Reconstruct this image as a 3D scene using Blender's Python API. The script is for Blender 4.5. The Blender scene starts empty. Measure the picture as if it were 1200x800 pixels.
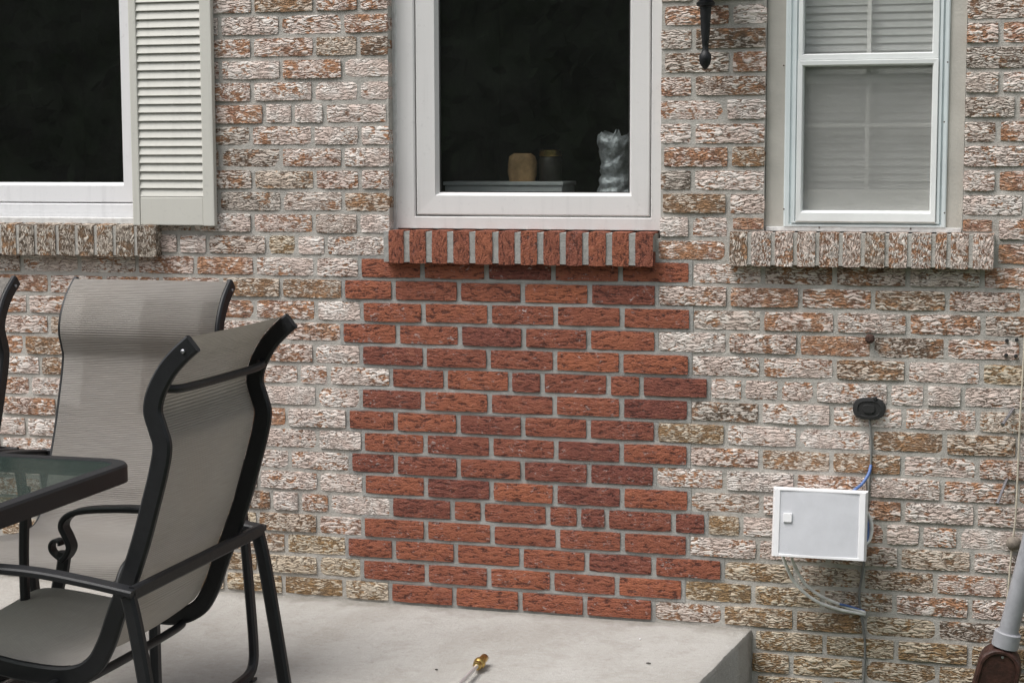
import bpy, bmesh, math, random
from mathutils import Vector, Matrix, noise as mnoise

# ------------------------------------------------------------------ camera
SC = bpy.context.scene
COL = SC.collection
rad = math.radians
F_PX = 2061.0                                   # focal length in photo pixels (1200 wide)
CAM = Vector((2.2593, -5.0105, 1.3735))
YAW, PIT, ROL = rad(15.902), rad(6.052), rad(-.1405)
FW = Vector((-math.sin(YAW)*math.cos(PIT), math.cos(YAW)*math.cos(PIT), -math.sin(PIT)))
RT0 = Vector((math.cos(YAW), math.sin(YAW), 0)); UP0 = RT0.cross(FW)
RT = RT0*math.cos(ROL) + UP0*math.sin(ROL); UP = -RT0*math.sin(ROL) + UP0*math.cos(ROL)
cam = bpy.data.cameras.new('camera'); cam_o = bpy.data.objects.new('camera', cam); COL.objects.link(cam_o)
M = Matrix((RT, UP, -FW)).transposed().to_4x4(); M.translation = CAM
cam_o.matrix_world = M
cam.sensor_width = 36.0; cam.lens = 36.0*F_PX/1200.0
cam.clip_start = 0.05; cam.clip_end = 1500
SC.camera = cam_o
SC.render.resolution_x, SC.render.resolution_y = 1024, 682
# ------------------------------------------------------------------ light
world = bpy.data.worlds.new('World'); SC.world = world; world.use_nodes = True
wn = world.node_tree; wn.nodes.clear()
sky = wn.nodes.new('ShaderNodeTexSky'); sky.sky_type = 'NISHITA'; sky.sun_disc = False
SUN_EL, SUN_AZ = rad(62), rad(226)              # high, a little to the left of the wall's normal
sky.sun_elevation = SUN_EL; sky.sun_rotation = SUN_AZ
sky.air_density = 1.0; sky.dust_density = 4.0; sky.ozone_density = 1.0
hs = wn.nodes.new('ShaderNodeHueSaturation'); hs.inputs['Saturation'].default_value = .28
bg = wn.nodes.new('ShaderNodeBackground'); bg.inputs['Strength'].default_value = .12
wo = wn.nodes.new('ShaderNodeOutputWorld')
wn.links.new(sky.outputs[0], hs.inputs['Color']); wn.links.new(hs.outputs[0], bg.inputs['Color']); wn.links.new(bg.outputs[0], wo.inputs[0])
sun = bpy.data.lights.new('sun', 'SUN'); sun.energy = 1.5; sun.angle = rad(32); sun.color = (1, .975, .945)
sun_o = bpy.data.objects.new('sun', sun); COL.objects.link(sun_o)
sd = Vector((math.sin(SUN_AZ)*math.cos(SUN_EL), math.cos(SUN_AZ)*math.cos(SUN_EL), math.sin(SUN_EL)))
sun_o.rotation_euler = sd.to_track_quat('Z', 'Y').to_euler(); sun_o.location = sd*20
SC.view_settings.view_transform = 'Standard'; SC.view_settings.look = 'None'
SC.view_settings.exposure = 0.78; SC.view_settings.gamma = 1.0; SC.view_settings.use_curve_mapping = False
SC.cycles.use_denoising = True
SC.cycles.max_bounces = 8; SC.cycles.transparent_max_bounces = 12
random.seed(7)

# ------------------------------------------------------------------ pixel -> place
def ray(x, y): return FW + RT*((x-600)/F_PX) + UP*((400-y)/F_PX)
def ony(x, y, Y=0.0):
    d = ray(x, y); return CAM + d*((Y-CAM.y)/d.y)
def onz(x, y, Z=0.0):
    d = ray(x, y); return CAM + d*((Z-CAM.z)/d.z)
def wx(xp, Z, Y=0.0):                           # wall x of a pixel column at height Z
    k = (xp-600)/F_PX; a = RT - FW*k
    return CAM.x - ((Y-CAM.y)*a.y + (Z-CAM.z)*a.z)/a.x
def wz(yp, X, Y=0.0):                           # wall z of a pixel row at place X
    k = (400-yp)/F_PX; a = UP - FW*k
    return CAM.z - ((Y-CAM.y)*a.y + (X-CAM.x)*a.x)/a.z

# ------------------------------------------------------------------ materials
def mat(name):
    m = bpy.data.materials.new(name); m.use_nodes = True
    nt = m.node_tree; b = nt.nodes['Principled BSDF']
    return m, nt, b
class N:
    def __init__(s, nt): s.nt = nt
    def new(s, t, **k):
        n = s.nt.nodes.new(t)
        for a, v in k.items(): setattr(n, a, v)
        return n
    def lk(s, o, i): s.nt.links.new(o, i)
    def sock(s, i, v):
        if hasattr(v, 'is_linked') or isinstance(v, bpy.types.NodeSocket): s.lk(v, i)
        else: i.default_value = v
    def math(s, op, a, b=None, c=None, clamp=False):
        n = s.new('ShaderNodeMath', operation=op, use_clamp=clamp)
        for i, v in enumerate((a, b, c)):
            if v is not None: s.sock(n.inputs[i], v)
        return n.outputs[0]
    def noise(s, vec, scale, detail=3, rough=.5, lac=2.0):
        n = s.new('ShaderNodeTexNoise'); s.sock(n.inputs['Vector'], vec)
        n.inputs['Scale'].default_value = scale; n.inputs['Detail'].default_value = detail
        n.inputs['Roughness'].default_value = rough; n.inputs['Lacunarity'].default_value = lac
        return n.outputs['Fac'], n.outputs['Color']
    def mix(s, f, a, b, mode='MIX'):
        n = s.new('ShaderNodeMix', data_type='RGBA', blend_type=mode)
        s.sock(n.inputs[0], f)
        for i, v in ((6, a), (7, b)):
            if isinstance(v, tuple): v = v if len(v) == 4 else v+(1,)
            s.sock(n.inputs[i], v)
        return n.outputs[2]
    def smooth(s, v, lo, hi, a=0.0, b=1.0):
        n = s.new('ShaderNodeMapRange', interpolation_type='SMOOTHSTEP')
        s.sock(n.inputs[0], v); s.sock(n.inputs[1], lo); s.sock(n.inputs[2], hi)
        n.inputs[3].default_value = a; n.inputs[4].default_value = b
        return n.outputs[0]
    def vmul(s, v, k):
        n = s.new('ShaderNodeVectorMath', operation='MULTIPLY'); s.sock(n.inputs[0], v); n.inputs[1].default_value = k
        return n.outputs[0]
    def vadd(s, v, w):
        n = s.new('ShaderNodeVectorMath', operation='ADD'); s.sock(n.inputs[0], v); s.sock(n.inputs[1], w)
        return n.outputs[0]
    def bump(s, h, dist, strength=1.0, nrm=None):
        n = s.new('ShaderNodeBump'); n.inputs['Distance'].default_value = dist; n.inputs['Strength'].default_value = strength
        s.sock(n.inputs['Height'], h)
        if nrm is not None: s.sock(n.inputs['Normal'], nrm)
        return n.outputs[0]
    def pos(s): return s.new('ShaderNodeNewGeometry').outputs['Position']
    def obj(s): return s.new('ShaderNodeTexCoord').outputs['Object']

def simple(name, col, rough=.5, metal=0.0, var=.12, vscale=30, bump=0.0, bscale=300, spec=.5):
    m, nt, b = mat(name); n = N(nt); p = n.obj()
    f, _ = n.noise(p, vscale, 4, .6)
    lo = tuple(c*(1-var) for c in col); hi = tuple(min(1, c*(1+var)) for c in col)
    n.sock(b.inputs['Base Color'], n.mix(n.smooth(f, .3, .7), lo, hi))
    b.inputs['Roughness'].default_value = rough; b.inputs['Metallic'].default_value = metal
    b.inputs['Specular IOR Level'].default_value = spec
    if bump:
        h, _ = n.noise(p, bscale, 3, .6); n.lk(n.bump(h, bump), b.inputs['Normal'])
    return m

def weathered_brick_mat():
    m, nt, b = mat('weathered_brick'); n = N(nt)
    p = n.pos()
    at = n.new('ShaderNodeAttribute', attribute_name='look'); sep = n.new('ShaderNodeSeparateColor'); n.lk(at.outputs['Color'], sep.inputs[0])
    white, olive, dark = sep.outputs[0], sep.outputs[1], sep.outputs[2]
    rn = n.new('ShaderNodeAttribute', attribute_name='seed').outputs['Fac']
    off = n.new('ShaderNodeCombineXYZ'); n.sock(off.inputs[0], n.math('MULTIPLY', rn, 37.0)); n.sock(off.inputs[1], n.math('MULTIPLY', rn, 91.0)); n.sock(off.inputs[2], n.math('MULTIPLY', rn, 53.0))
    q = n.vadd(p, off.outputs[0])
    _, wc = n.noise(q, 34, 2, .5)
    qw = n.vadd(q, n.vmul(wc, (.030, .02, .019)))
    r2 = n.math('FRACT', n.math('MULTIPLY', rn, 7.31)); r3 = n.math('FRACT', n.math('MULTIPLY', rn, 17.7))
    sc = n.new('ShaderNodeVectorMath', operation='SCALE'); n.lk(qw, sc.inputs[0]); n.sock(sc.inputs['Scale'], n.math('ADD', .85, n.math('MULTIPLY', r2, .55)))
    qw = sc.outputs[0]                           # every brick split with a coarser or finer face
    # split rock face: rounded ridges parted by thin wavy creases
    h1, _ = n.noise(n.vmul(qw, (27, 70, 118)), 1.0, 1.5, .5)
    h2, _ = n.noise(n.vmul(qw, (80, 150, 210)), 1.0, 2.0, .6)
    bil = n.math('ABSOLUTE', n.math('SUBTRACT', n.math('ADD', n.math('MULTIPLY', h1, .8), n.math('MULTIPLY', h2, .2)), .5))
    bil = n.math('MULTIPLY', bil, 5.0, clamp=True)
    pt, _ = n.noise(q, 17, 2, .5)
    pt2, _ = n.noise(n.vmul(q, (38, 45, 62)), 1.0, 3, .6)
    pt3, _ = n.noise(q, 120, 3, .65)
    fine, _ = n.noise(q, 520, 3, .6)
    clay = n.mix(n.smooth(pt, .38, .62), (.46, .235, .130), (.31, .165, .112))
    clay = n.mix(n.smooth(pt2, .40, .64), clay, (.52, .345, .25))
    clay = n.mix(n.smooth(pt3, .50, .70, 0, .6), clay, (.20, .095, .06))
    oli = n.mix(n.smooth(pt2, .35, .65), (.33, .225, .110), (.20, .140, .072))
    clay = n.mix(olive, clay, oli)
    drk = n.math('MULTIPLY', dark, n.smooth(pt, .30, .55), clamp=True)
    clay = n.mix(drk, clay, (.075, .068, .054))
    # old whitewash, worn off in soft patches, best kept on the ridges
    thr = n.math('SUBTRACT', .685, n.math('MULTIPLY', white, .46))
    hh = n.math('ADD', n.math('MULTIPLY', n.math('SUBTRACT', pt2, .5), .75), n.math('MULTIPLY', n.math('SUBTRACT', pt3, .5), .55))
    hh = n.math('ADD', hh, n.math('MULTIPLY', n.math('SUBTRACT', bil, .45), .30))
    hh = n.math('ADD', n.math('ADD', hh, .5), n.math('MULTIPLY', n.math('SUBTRACT', pt, .5), .55))
    paint = n.smooth(hh, n.math('SUBTRACT', thr, .07), n.math('ADD', thr, .10))
    wcol = n.mix(n.smooth(pt, .35, .65), (.81, .765, .72), (.69, .57, .51))
    wcol = n.mix(n.math('MULTIPLY', olive, .8), wcol, (.58, .49, .33))
    wcol = n.mix(n.math('MULTIPLY', dark, .45), wcol, (.36, .35, .315))
    col = n.mix(n.math('MULTIPLY', paint, .92), clay, wcol)
    cr = n.smooth(bil, .26, .04)
    crev = n.math('MULTIPLY', cr, n.smooth(pt3, .27, .46))
    crev = n.math('MULTIPLY', crev, n.math('ADD', .40, n.math('MULTIPLY', r3, .45)))
    col = n.mix(crev, col, (.085, .058, .042))
    col = n.mix(n.smooth(fine, .55, .75, 0, .35), col, (.22, .17, .14))
    n.lk(col, b.inputs['Base Color'])
    b.inputs['Roughness'].default_value = .88; b.inputs['Specular IOR Level'].default_value = .25
    hb = n.math('ADD', n.math('POWER', bil, .6), n.math('ADD', n.math('MULTIPLY', fine, .06), n.math('MULTIPLY', pt3, .35)))
    n.lk(n.bump(hb, .0040, 1.0), b.inputs['Normal'])
    return m

def red_brick_mat():
    m, nt, b = mat('red_brick'); n = N(nt)
    p = n.pos()
    at = n.new('ShaderNodeAttribute', attribute_name='look'); sep = n.new('ShaderNodeSeparateColor'); n.lk(at.outputs['Color'], sep.inputs[0])
    tone, salt, vert = sep.outputs[0], sep.outputs[1], sep.outputs[2]
    rn = n.new('ShaderNodeAttribute', attribute_name='seed').outputs['Fac']
    off = n.new('ShaderNodeCombineXYZ'); n.sock(off.inputs[0], n.math('MULTIPLY', rn, 37.0)); n.sock(off.inputs[1], n.math('MULTIPLY', rn, 91.0)); n.sock(off.inputs[2], n.math('MULTIPLY', rn, 53.0))
    q = n.vadd(p, off.outputs[0])
    _, wc = n.noise(q, 30, 2, .5)
    qw = n.vadd(q, n.vmul(wc, (.03, .02, .018)))
    h1, _ = n.noise(n.vmul(qw, (34, 80, 120)), 1.0, 3, .6)
    hv, _ = n.noise(n.vmul(qw, (150, 80, 40)), 1.0, 3, .6)
    hm = n.new('ShaderNodeMix', data_type='FLOAT'); n.lk(vert, hm.inputs[0]); n.lk(h1, hm.inputs[2]); n.lk(hv, hm.inputs[3])
    h1 = hm.outputs[0]
    h2, _ = n.noise(n.vmul(q, (170, 250, 330)), 1.0, 3, .65)
    h = n.math('ADD', n.math('MULTIPLY', h1, .68), n.math('MULTIPLY', h2, .32))
    pt, _ = n.noise(q, 24, 3, .6)
    col = n.mix(tone, (.40, .136, .072), (.205, .070, .053))
    col = n.mix(n.smooth(pt, .4, .7, 0, .55), col, (.28, .092, .061))
    col = n.mix(n.smooth(h, .485, .39, 0, .85), col, (.062, .024, .020))
    col = n.mix(n.smooth(h, .54, .66, 0, .45), col, (.42, .18, .11))
    sp, _ = n.noise(n.vmul(qw, (75, 100, 120)), 1.0, 4, .7)
    spm = n.math('MULTIPLY', n.smooth(sp, .55, .66), n.smooth(pt, .46, .64))
    col = n.mix(n.math('MULTIPLY', spm, salt, clamp=True), col, (.50, .43, .41))
    n.lk(col, b.inputs['Base Color'])
    b.inputs['Roughness'].default_value = .85; b.inputs['Specular IOR Level'].default_value = .3
    n.lk(n.bump(h, .019, 1.0), b.inputs['Normal'])
    return m

def mortar_mat(name, a, c):
    m, nt, b = mat(name); n = N(nt); p = n.pos()
    f, _ = n.noise(p, 7, 4, .6); g, _ = n.noise(p, 260, 3, .7)
    st, _ = n.noise(p, 45, 3, .6)
    col = n.mix(n.smooth(f, .35, .65), a, c)
    col = n.mix(n.smooth(st, .52, .72, 0, .45), col, tuple(x*.62 for x in a))
    col = n.mix(n.smooth(g, .35, .7, 0, .35), col, tuple(x*1.3 for x in a))
    n.lk(col, b.inputs['Base Color']); b.inputs['Roughness'].default_value = .95; b.inputs['Specular IOR Level'].default_value = .2
    hh = n.math('ADD', n.math('MULTIPLY', st, .7), n.math('MULTIPLY', g, .3))
    n.lk(n.bump(hh, .005), b.inputs['Normal'])
    return m

def concrete_mat():
    m, nt, b = mat('concrete'); n = N(nt); p = n.pos()
    a, _ = n.noise(p, 2.2, 5, .6); c, _ = n.noise(p, 55, 4, .65); d, _ = n.noise(p, 420, 2, .6); e, _ = n.noise(p, 9, 4, .6)
    col = n.mix(n.smooth(a, .35, .65), (.355, .340, .315), (.405, .392, .368))
    col = n.mix(n.smooth(e, .46, .70, 0, .42), col, (.27, .25, .22))
    col = n.mix(n.smooth(c, .45, .75, 0, .35), col, (.46, .455, .445))
    col = n.mix(n.smooth(c, .42, .25, 0, .5), col, (.25, .235, .215))
    col = n.mix(n.smooth(d, .58, .70, 0, .55), col, (.20, .19, .18))
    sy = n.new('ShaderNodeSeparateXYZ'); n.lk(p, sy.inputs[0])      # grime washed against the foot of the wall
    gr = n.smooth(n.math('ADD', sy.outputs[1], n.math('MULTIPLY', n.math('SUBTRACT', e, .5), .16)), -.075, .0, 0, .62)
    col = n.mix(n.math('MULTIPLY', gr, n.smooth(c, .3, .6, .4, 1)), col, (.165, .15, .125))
    s2, _ = n.noise(n.vmul(p, (3.5, 1.4, 1)), 1.0, 5, .65); col = n.mix(n.smooth(s2, .50, .66, 0, .24), col, (.26, .238, .205))
    n.lk(col, b.inputs['Base Color']); b.inputs['Roughness'].default_value = .9; b.inputs['Specular IOR Level'].default_value = .25
    n.lk(n.bump(n.math('ADD', c, n.math('MULTIPLY', d, .5)), .004), b.inputs['Normal'])
    return m

def sling_mat():
    m, nt, b = mat('sling_fabric'); n = N(nt)
    uv = n.new('ShaderNodeTexCoord').outputs['UV']; sep = n.new('ShaderNodeSeparateXYZ'); n.lk(uv, sep.inputs[0])
    w1 = n.math('SINE', n.math('MULTIPLY', sep.outputs[1], 2*math.pi/.0048))
    w2 = n.math('SINE', n.math('MULTIPLY', sep.outputs[0], 2*math.pi/.0030))
    nz, _ = n.noise(n.vmul(uv, (18, 420, 1)), 1.0, 2, .6)
    nb, _ = n.noise(uv, 5, 3, .5)
    f = n.smooth(n.math('ADD', n.math('MULTIPLY', w1, .34), n.math('MULTIPLY', n.math('SUBTRACT', nz, .5), 2.2)), -.9, .9)
    col = n.mix(f, (.335, .312, .288), (.430, .404, .374))
    col = n.mix(n.smooth(nb, .35, .7, 0, .3), col, (.36, .322, .28))
    n.lk(col, b.inputs['Base Color']); b.inputs['Roughness'].default_value = .8; b.inputs['Specular IOR Level'].default_value = .3
    n.lk(n.bump(n.math('ADD', w1, n.math('MULTIPLY', w2, .5)), .0006, .6), b.inputs['Normal'])
    return m

def pane_mat(name, tint, rough=0.0, ior=1.45, dust_haze=0.0):
    m, nt, b = mat(name); n = N(nt); nt.nodes.remove(b)
    out = [x for x in nt.nodes if x.type == 'OUTPUT_MATERIAL'][0]
    tr = n.new('ShaderNodeBsdfTransparent'); tr.inputs[0].default_value = tint+(1,)
    gl = n.new('ShaderNodeBsdfGlossy'); gl.inputs['Roughness'].default_value = rough; gl.inputs[0].default_value = (.95, .97, 1, 1)
    w, _ = n.noise(n.pos(), 2.5, 2, .5); n.lk(n.bump(w, .002, .4), gl.inputs['Normal'])
    fr = n.new('ShaderNodeFresnel'); fr.inputs[0].default_value = ior
    bf = n.new('ShaderNodeNewGeometry').outputs['Backfacing']
    mx = n.new('ShaderNodeMixShader'); n.lk(n.math('MULTIPLY', fr.outputs[0], n.math('SUBTRACT', 1.0, bf)), mx.inputs[0]); n.lk(tr.outputs[0], mx.inputs[1]); n.lk(gl.outputs[0], mx.inputs[2])
    if dust_haze:                                     # dusty film on the glass, its pale colour also standing in for reflected light
        df = n.new('ShaderNodeBsdfDiffuse'); df.inputs[0].default_value = (.56, .555, .545, 1)
        dm = n.new('ShaderNodeMixShader'); nf, _ = n.noise(n.pos(), 9, 4, .6); n.lk(n.smooth(nf, .3, .7, dust_haze*.6, dust_haze), dm.inputs[0])
        n.lk(mx.outputs[0], dm.inputs[1]); n.lk(df.outputs[0], dm.inputs[2]); n.lk(dm.outputs[0], out.inputs[0])
    else: n.lk(mx.outputs[0], out.inputs[0])
    return m

def screen_mat():                                # storm glass with an insect screen behind
    m, nt, b = mat('insect_screen'); n = N(nt)
    out = [x for x in nt.nodes if x.type == 'OUTPUT_MATERIAL'][0]
    b.inputs['Base Color'].default_value = (.50, .49, .475, 1); b.inputs['Roughness'].default_value = .7
    tr = n.new('ShaderNodeBsdfTransparent'); mx = n.new('ShaderNodeMixShader'); mx.inputs[0].default_value = .46
    n.lk(tr.outputs[0], mx.inputs[1]); n.lk(b.outputs[0], mx.inputs[2]); n.lk(mx.outputs[0], out.inputs[0])
    return m

def table_glass_mat():
    m, nt, b = mat('table_glass'); n = N(nt); p = n.pos()
    out = [x for x in nt.nodes if x.type == 'OUTPUT_MATERIAL'][0]
    f, _ = n.noise(p, 60, 3, .6)
    b.inputs['Base Color'].default_value = (.10, .135, .122, 1); b.inputs['Roughness'].default_value = .10
    b.inputs['IOR'].default_value = 1.5
    n.lk(n.bump(f, .002, .5), b.inputs['Normal'])
    tr = n.new('ShaderNodeBsdfTransparent'); tr.inputs[0].default_value = (.80, .86, .84, 1)
    mx = n.new('ShaderNodeMixShader'); mx.inputs[0].default_value = .55
    n.lk(tr.outputs[0], mx.inputs[1]); n.lk(b.outputs[0], mx.inputs[2]); n.lk(mx.outputs[0], out.inputs[0])
    return m

def grass_mat():
    m, nt, b = mat('lawn'); n = N(nt); p = n.pos()
    f, _ = n.noise(p, 1.3, 5, .6); g, _ = n.noise(p, 40, 4, .7)
    col = n.mix(f, (.035, .065, .018), (.075, .10, .03)); col = n.mix(n.smooth(g, .4, .7, 0, .6), col, (.025, .04, .012))
    n.lk(col, b.inputs['Base Color']); b.inputs['Roughness'].default_value = .95
    n.lk(n.bump(g, .03), b.inputs['Normal'])
    return m

def vinyl_mat(name, col):
    m, nt, b = mat(name); n = N(nt); p = n.pos()
    st, _ = n.noise(n.vmul(p, (38, 38, 2.2)), 1.0, 4, .6); d, _ = n.noise(p, 60, 4, .65); g, _ = n.noise(p, 4, 3, .5)
    c = n.mix(n.smooth(st, .50, .78, 0, .22), col, tuple(x*.62 for x in col)); c = n.mix(n.smooth(d, .60, .74, 0, .25), c, tuple(x*.6 for x in col)); c = n.mix(n.smooth(g, .4, .7, 0, .10), c, tuple(x*.8 for x in col))
    n.lk(c, b.inputs['Base Color']); b.inputs['Roughness'].default_value = .42; n.lk(n.bump(d, .0004), b.inputs['Normal'])
    return m
MT = dict(
    old=weathered_brick_mat(), red=red_brick_mat(),
    mortar=mortar_mat('old_mortar', (.44, .42, .385), (.36, .34, .31)),
    mortar_new=mortar_mat('patch_mortar', (.345, .34, .322), (.285, .28, .265)),
    concrete=concrete_mat(), sling=sling_mat(), lawn=grass_mat(),
    black=simple('black_powder_coat', (.007, .0075, .009), .48, 0, .2, 60, .0006, 700, .4),
    vinyl=vinyl_mat('grey_white_vinyl', (.68, .67, .66)),
    vinyl_white=vinyl_mat('white_vinyl', (.72, .72, .73)),
    alum=simple('pale_blue_aluminium', (.66, .72, .73), .38, .0, .05, 8),
    alum_white=simple('white_aluminium', (.77, .79, .78), .38, 0, .04, 8),
    casing=simple('beige_casing_paint', (.47, .45, .405), .55, 0, .08, 9, .0008, 120),
    caulk=simple('caulk', (.60, .60, .59), .6, 0, .12, 40, .002, 60),
    shutter=vinyl_mat('cream_shutter_plastic', (.585, .575, .525)),
    gasket=simple('black_gasket', (.02, .02, .02), .6),
    pane=pane_mat('window_glass', (.77, .79, .78), 0.0, 1.75, .010), storm=pane_mat('storm_glass', (.95, .955, .945), .02, 1.5, .13),
    screen=screen_mat(), tglass=table_glass_mat(),
    room=simple('dark_room_wall', (.075, .068, .056), .8), counter=simple('counter_top', (.10, .09, .08), .4),
    blind=simple('pale_blind', (.82, .83, .82), .6, 0, .05, 4), inner=simple('inner_sash_paint', (.72, .71, .69), .5),
    white=simple('white_plastic', (.78, .78, .79), .35, 0, .02), grille=simple('grey_speaker_grille', (.56, .57, .60), .55, .0, .04, 20, .0006, 900),
    cable_w=simple('white_cable', (.74, .73, .70), .5), cable_b=simple('blue_cable', (.08, .15, .36), .45), cable_g=simple('grey_cable', (.17, .17, .16), .6),
    cord=simple('beige_cord', (.50, .45, .36), .7), pvc=simple('grey_pvc', (.30, .305, .325), .42, 0, .1, 25, .0004, 200),
    brown=simple('dark_brown_paint', (.040, .016, .012), .5, 0, .35, 45, .001, 120), rust=simple('rusty_iron', (.055, .028, .02), .8, .2, .5, 90, .002, 200),
    steel=simple('galvanised_steel', (.42, .42, .45), .35, .9, .1), brass=simple('brass', (.55, .38, .13), .32, 1.0, .25, 80),
    chrome=simple('steel_tube', (.7, .7, .7), .38, .7, .05), stone=simple('stone_chip', (.05, .045, .04), .9), dirt=simple('pipe_cap', (.20, .17, .14), .8, 0, .3, 60, .002, 150),
    bread=simple('tan_loaf', (.62, .38, .19), .7, 0, .25, 25), foil=simple('crinkled_plastic', (.58, .59, .62), .32, .35, .25, 60, .006, 70), tin=simple('dark_tin', (.08, .07, .06), .35, .5),
    bark=simple('bark', (.07, .055, .04), .9, 0, .3, 10, .02, 20), leaf=simple('leaf_green', (.045, .075, .022), .6, 0, .45, 2), leaf_d=simple('evergreen_needles', (.09, .14, .06), .65, 0, .4, 2),
)

# ------------------------------------------------------------------ object helpers
ORG = {}
def tag(o, label=None, cat=None, group=None, kind=None):
    if label: o['label'] = label
    if cat: o['category'] = cat
    if group: o['group'] = group
    if kind: o['kind'] = kind
    return o
def empty(name, loc, rz=0.0, parent=None):
    o = bpy.data.objects.new(name, None); COL.objects.link(o); o.empty_display_size = .1
    loc = Vector(loc); o.location = loc - (ORG[parent.name] if parent else Vector())
    o.rotation_euler.z = rz; ORG[o.name] = loc.copy()
    if parent: o.parent = parent
    return o
def mk(name, bm, m, parent=None, origin=None, smooth=False, local=False):
    """bmesh in place coordinates -> one mesh object; local=True keeps parent's own coordinates"""
    if origin is None:
        if local or not bm.verts: origin = Vector()
        else:
            lo = Vector([min(v.co[i] for v in bm.verts) for i in range(3)]); hi = Vector([max(v.co[i] for v in bm.verts) for i in range(3)])
            origin = (lo+hi)/2; origin.z = lo.z
    origin = Vector(origin)
    for v in bm.verts: v.co -= origin
    bmesh.ops.recalc_face_normals(bm, faces=bm.faces)
    me = bpy.data.meshes.new(name); bm.to_mesh(me); bm.free()
    for mm in (m if isinstance(m, (list, tuple)) else [m]): me.materials.append(mm)
    if smooth:
        for p in me.polygons: p.use_smooth = True
        if smooth != 'all': me.set_sharp_from_angle(angle=rad(38))
    o = bpy.data.objects.new(name, me); COL.objects.link(o)
    if parent is not None:
        o.parent = parent; o.location = origin if local else origin - ORG[parent.name]
    else: o.location = origin
    ORG[o.name] = origin
    return o
def copy_tree(o, parent=None):
    c = o.copy(); COL.objects.link(c); c.parent = parent
    for ch in list(o.children): copy_tree(ch, c)
    return c
def box(bm, x0, x1, y0, y1, z0, z1, bev=0.0):
    r = bmesh.ops.create_cube(bm, size=1.0, matrix=Matrix.Translation(((x0+x1)/2, (y0+y1)/2, (z0+z1)/2)) @ Matrix.Diagonal((abs(x1-x0), abs(y1-y0), abs(z1-z0), 1)))
    if bev:
        es = list({e for v in r['verts'] for e in v.link_edges})
        bmesh.ops.bevel(bm, geom=es, offset=bev, segments=2, profile=.6, affect='EDGES')
def ring(bm, ox0, ox1, oz0, oz1, ix0, ix1, iz0, iz1, prof):
    """mitred rectangular frame; prof = list of (t from outer to inner, y)"""
    loops = []
    for t, y in prof:
        a, b_, c, d = ox0+(ix0-ox0)*t, ox1+(ix1-ox1)*t, oz0+(iz0-oz0)*t, oz1+(iz1-oz1)*t
        loops.append([bm.verts.new(v) for v in ((a, y, c), (b_, y, c), (b_, y, d), (a, y, d))])
    n = len(loops)
    for i in range(n):
        A, B = loops[i], loops[(i+1) % n]
        for k in range(4): bm.faces.new((A[k], A[(k+1) % 4], B[(k+1) % 4], B[k]))
def smooth_path(pts, sub=6):
    P = [Vector(p) for p in pts]; out = []
    for i in range(len(P)-1):
        p0, p1, p2, p3 = P[max(0, i-1)], P[i], P[i+1], P[min(len(P)-1, i+2)]
        for k in range(sub):
            t = k/sub
            out.append(.5*((2*p1)+(p2-p0)*t+(2*p0-5*p1+4*p2-p3)*t*t+(3*p1-p0-3*p2+p3)*t**3))
    out.append(P[-1]); return out
def bar(bm, path, w, t, side=(0, 1, 0), bev=.25):
    """rectangular bar with softened corners: w along side, t across"""
    side = Vector(side).normalized(); loops = []
    c = min(w, t)*bev
    for i, p in enumerate(path):
        d = (path[min(i+1, len(path)-1)] - path[max(i-1, 0)]).normalized()
        nrm = d.cross(side).normalized(); sd = nrm.cross(d).normalized()
        a, b_ = w/2, t/2
        sec = [(a, b_-c), (a-c, b_), (-a+c, b_), (-a, b_-c), (-a, -b_+c), (-a+c, -b_), (a-c, -b_), (a, -b_+c)]
        loops.append([bm.verts.new(p+sd*u+nrm*v) for u, v in sec])
    for A, B in zip(loops, loops[1:]):
        for k in range(8): bm.faces.new((A[k], A[(k+1) % 8], B[(k+1) % 8], B[k]))
    bm.faces.new(loops[0][::-1]); bm.faces.new(loops[-1])
def tube(bm, path, r, n=10):
    path = [Vector(p) for p in path]; loops = []; ref = None
    for i, p in enumerate(path):
        d = (path[min(i+1, len(path)-1)] - path[max(i-1, 0)]).normalized()
        if ref is None: ref = d.orthogonal().normalized()
        ref = (ref - d*ref.dot(d)).normalized(); b_ = d.cross(ref)
        rr = r[i] if isinstance(r, (list, tuple)) else r
        loops.append([bm.verts.new(p+(ref*math.cos(a)+b_*math.sin(a))*rr) for a in [2*math.pi*k/n for k in range(n)]])
    for A, B in zip(loops, loops[1:]):
        for k in range(n): bm.faces.new((A[k], A[(k+1) % n], B[(k+1) % n], B[k]))
    bm.faces.new(loops[0][::-1]); bm.faces.new(loops[-1])
def lathe(bm, prof, base, axis, n=20):
    """prof: (distance along axis, radius)"""
    axis = Vector(axis).normalized(); base = Vector(base); u = axis.orthogonal().normalized(); w = axis.cross(u)
    L = [[bm.verts.new(base+axis*a+(u*math.cos(t)+w*math.sin(t))*max(r, 1e-4)) for t in [2*math.pi*k/n for k in range(n)]] for a, r in prof]
    for A, B in zip(L, L[1:]):
        for k in range(n): bm.faces.new((A[k], A[(k+1) % n], B[(k+1) % n], B[k]))
    bm.faces.new(L[0][::-1]); bm.faces.new(L[-1])
V3 = Vector

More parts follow.
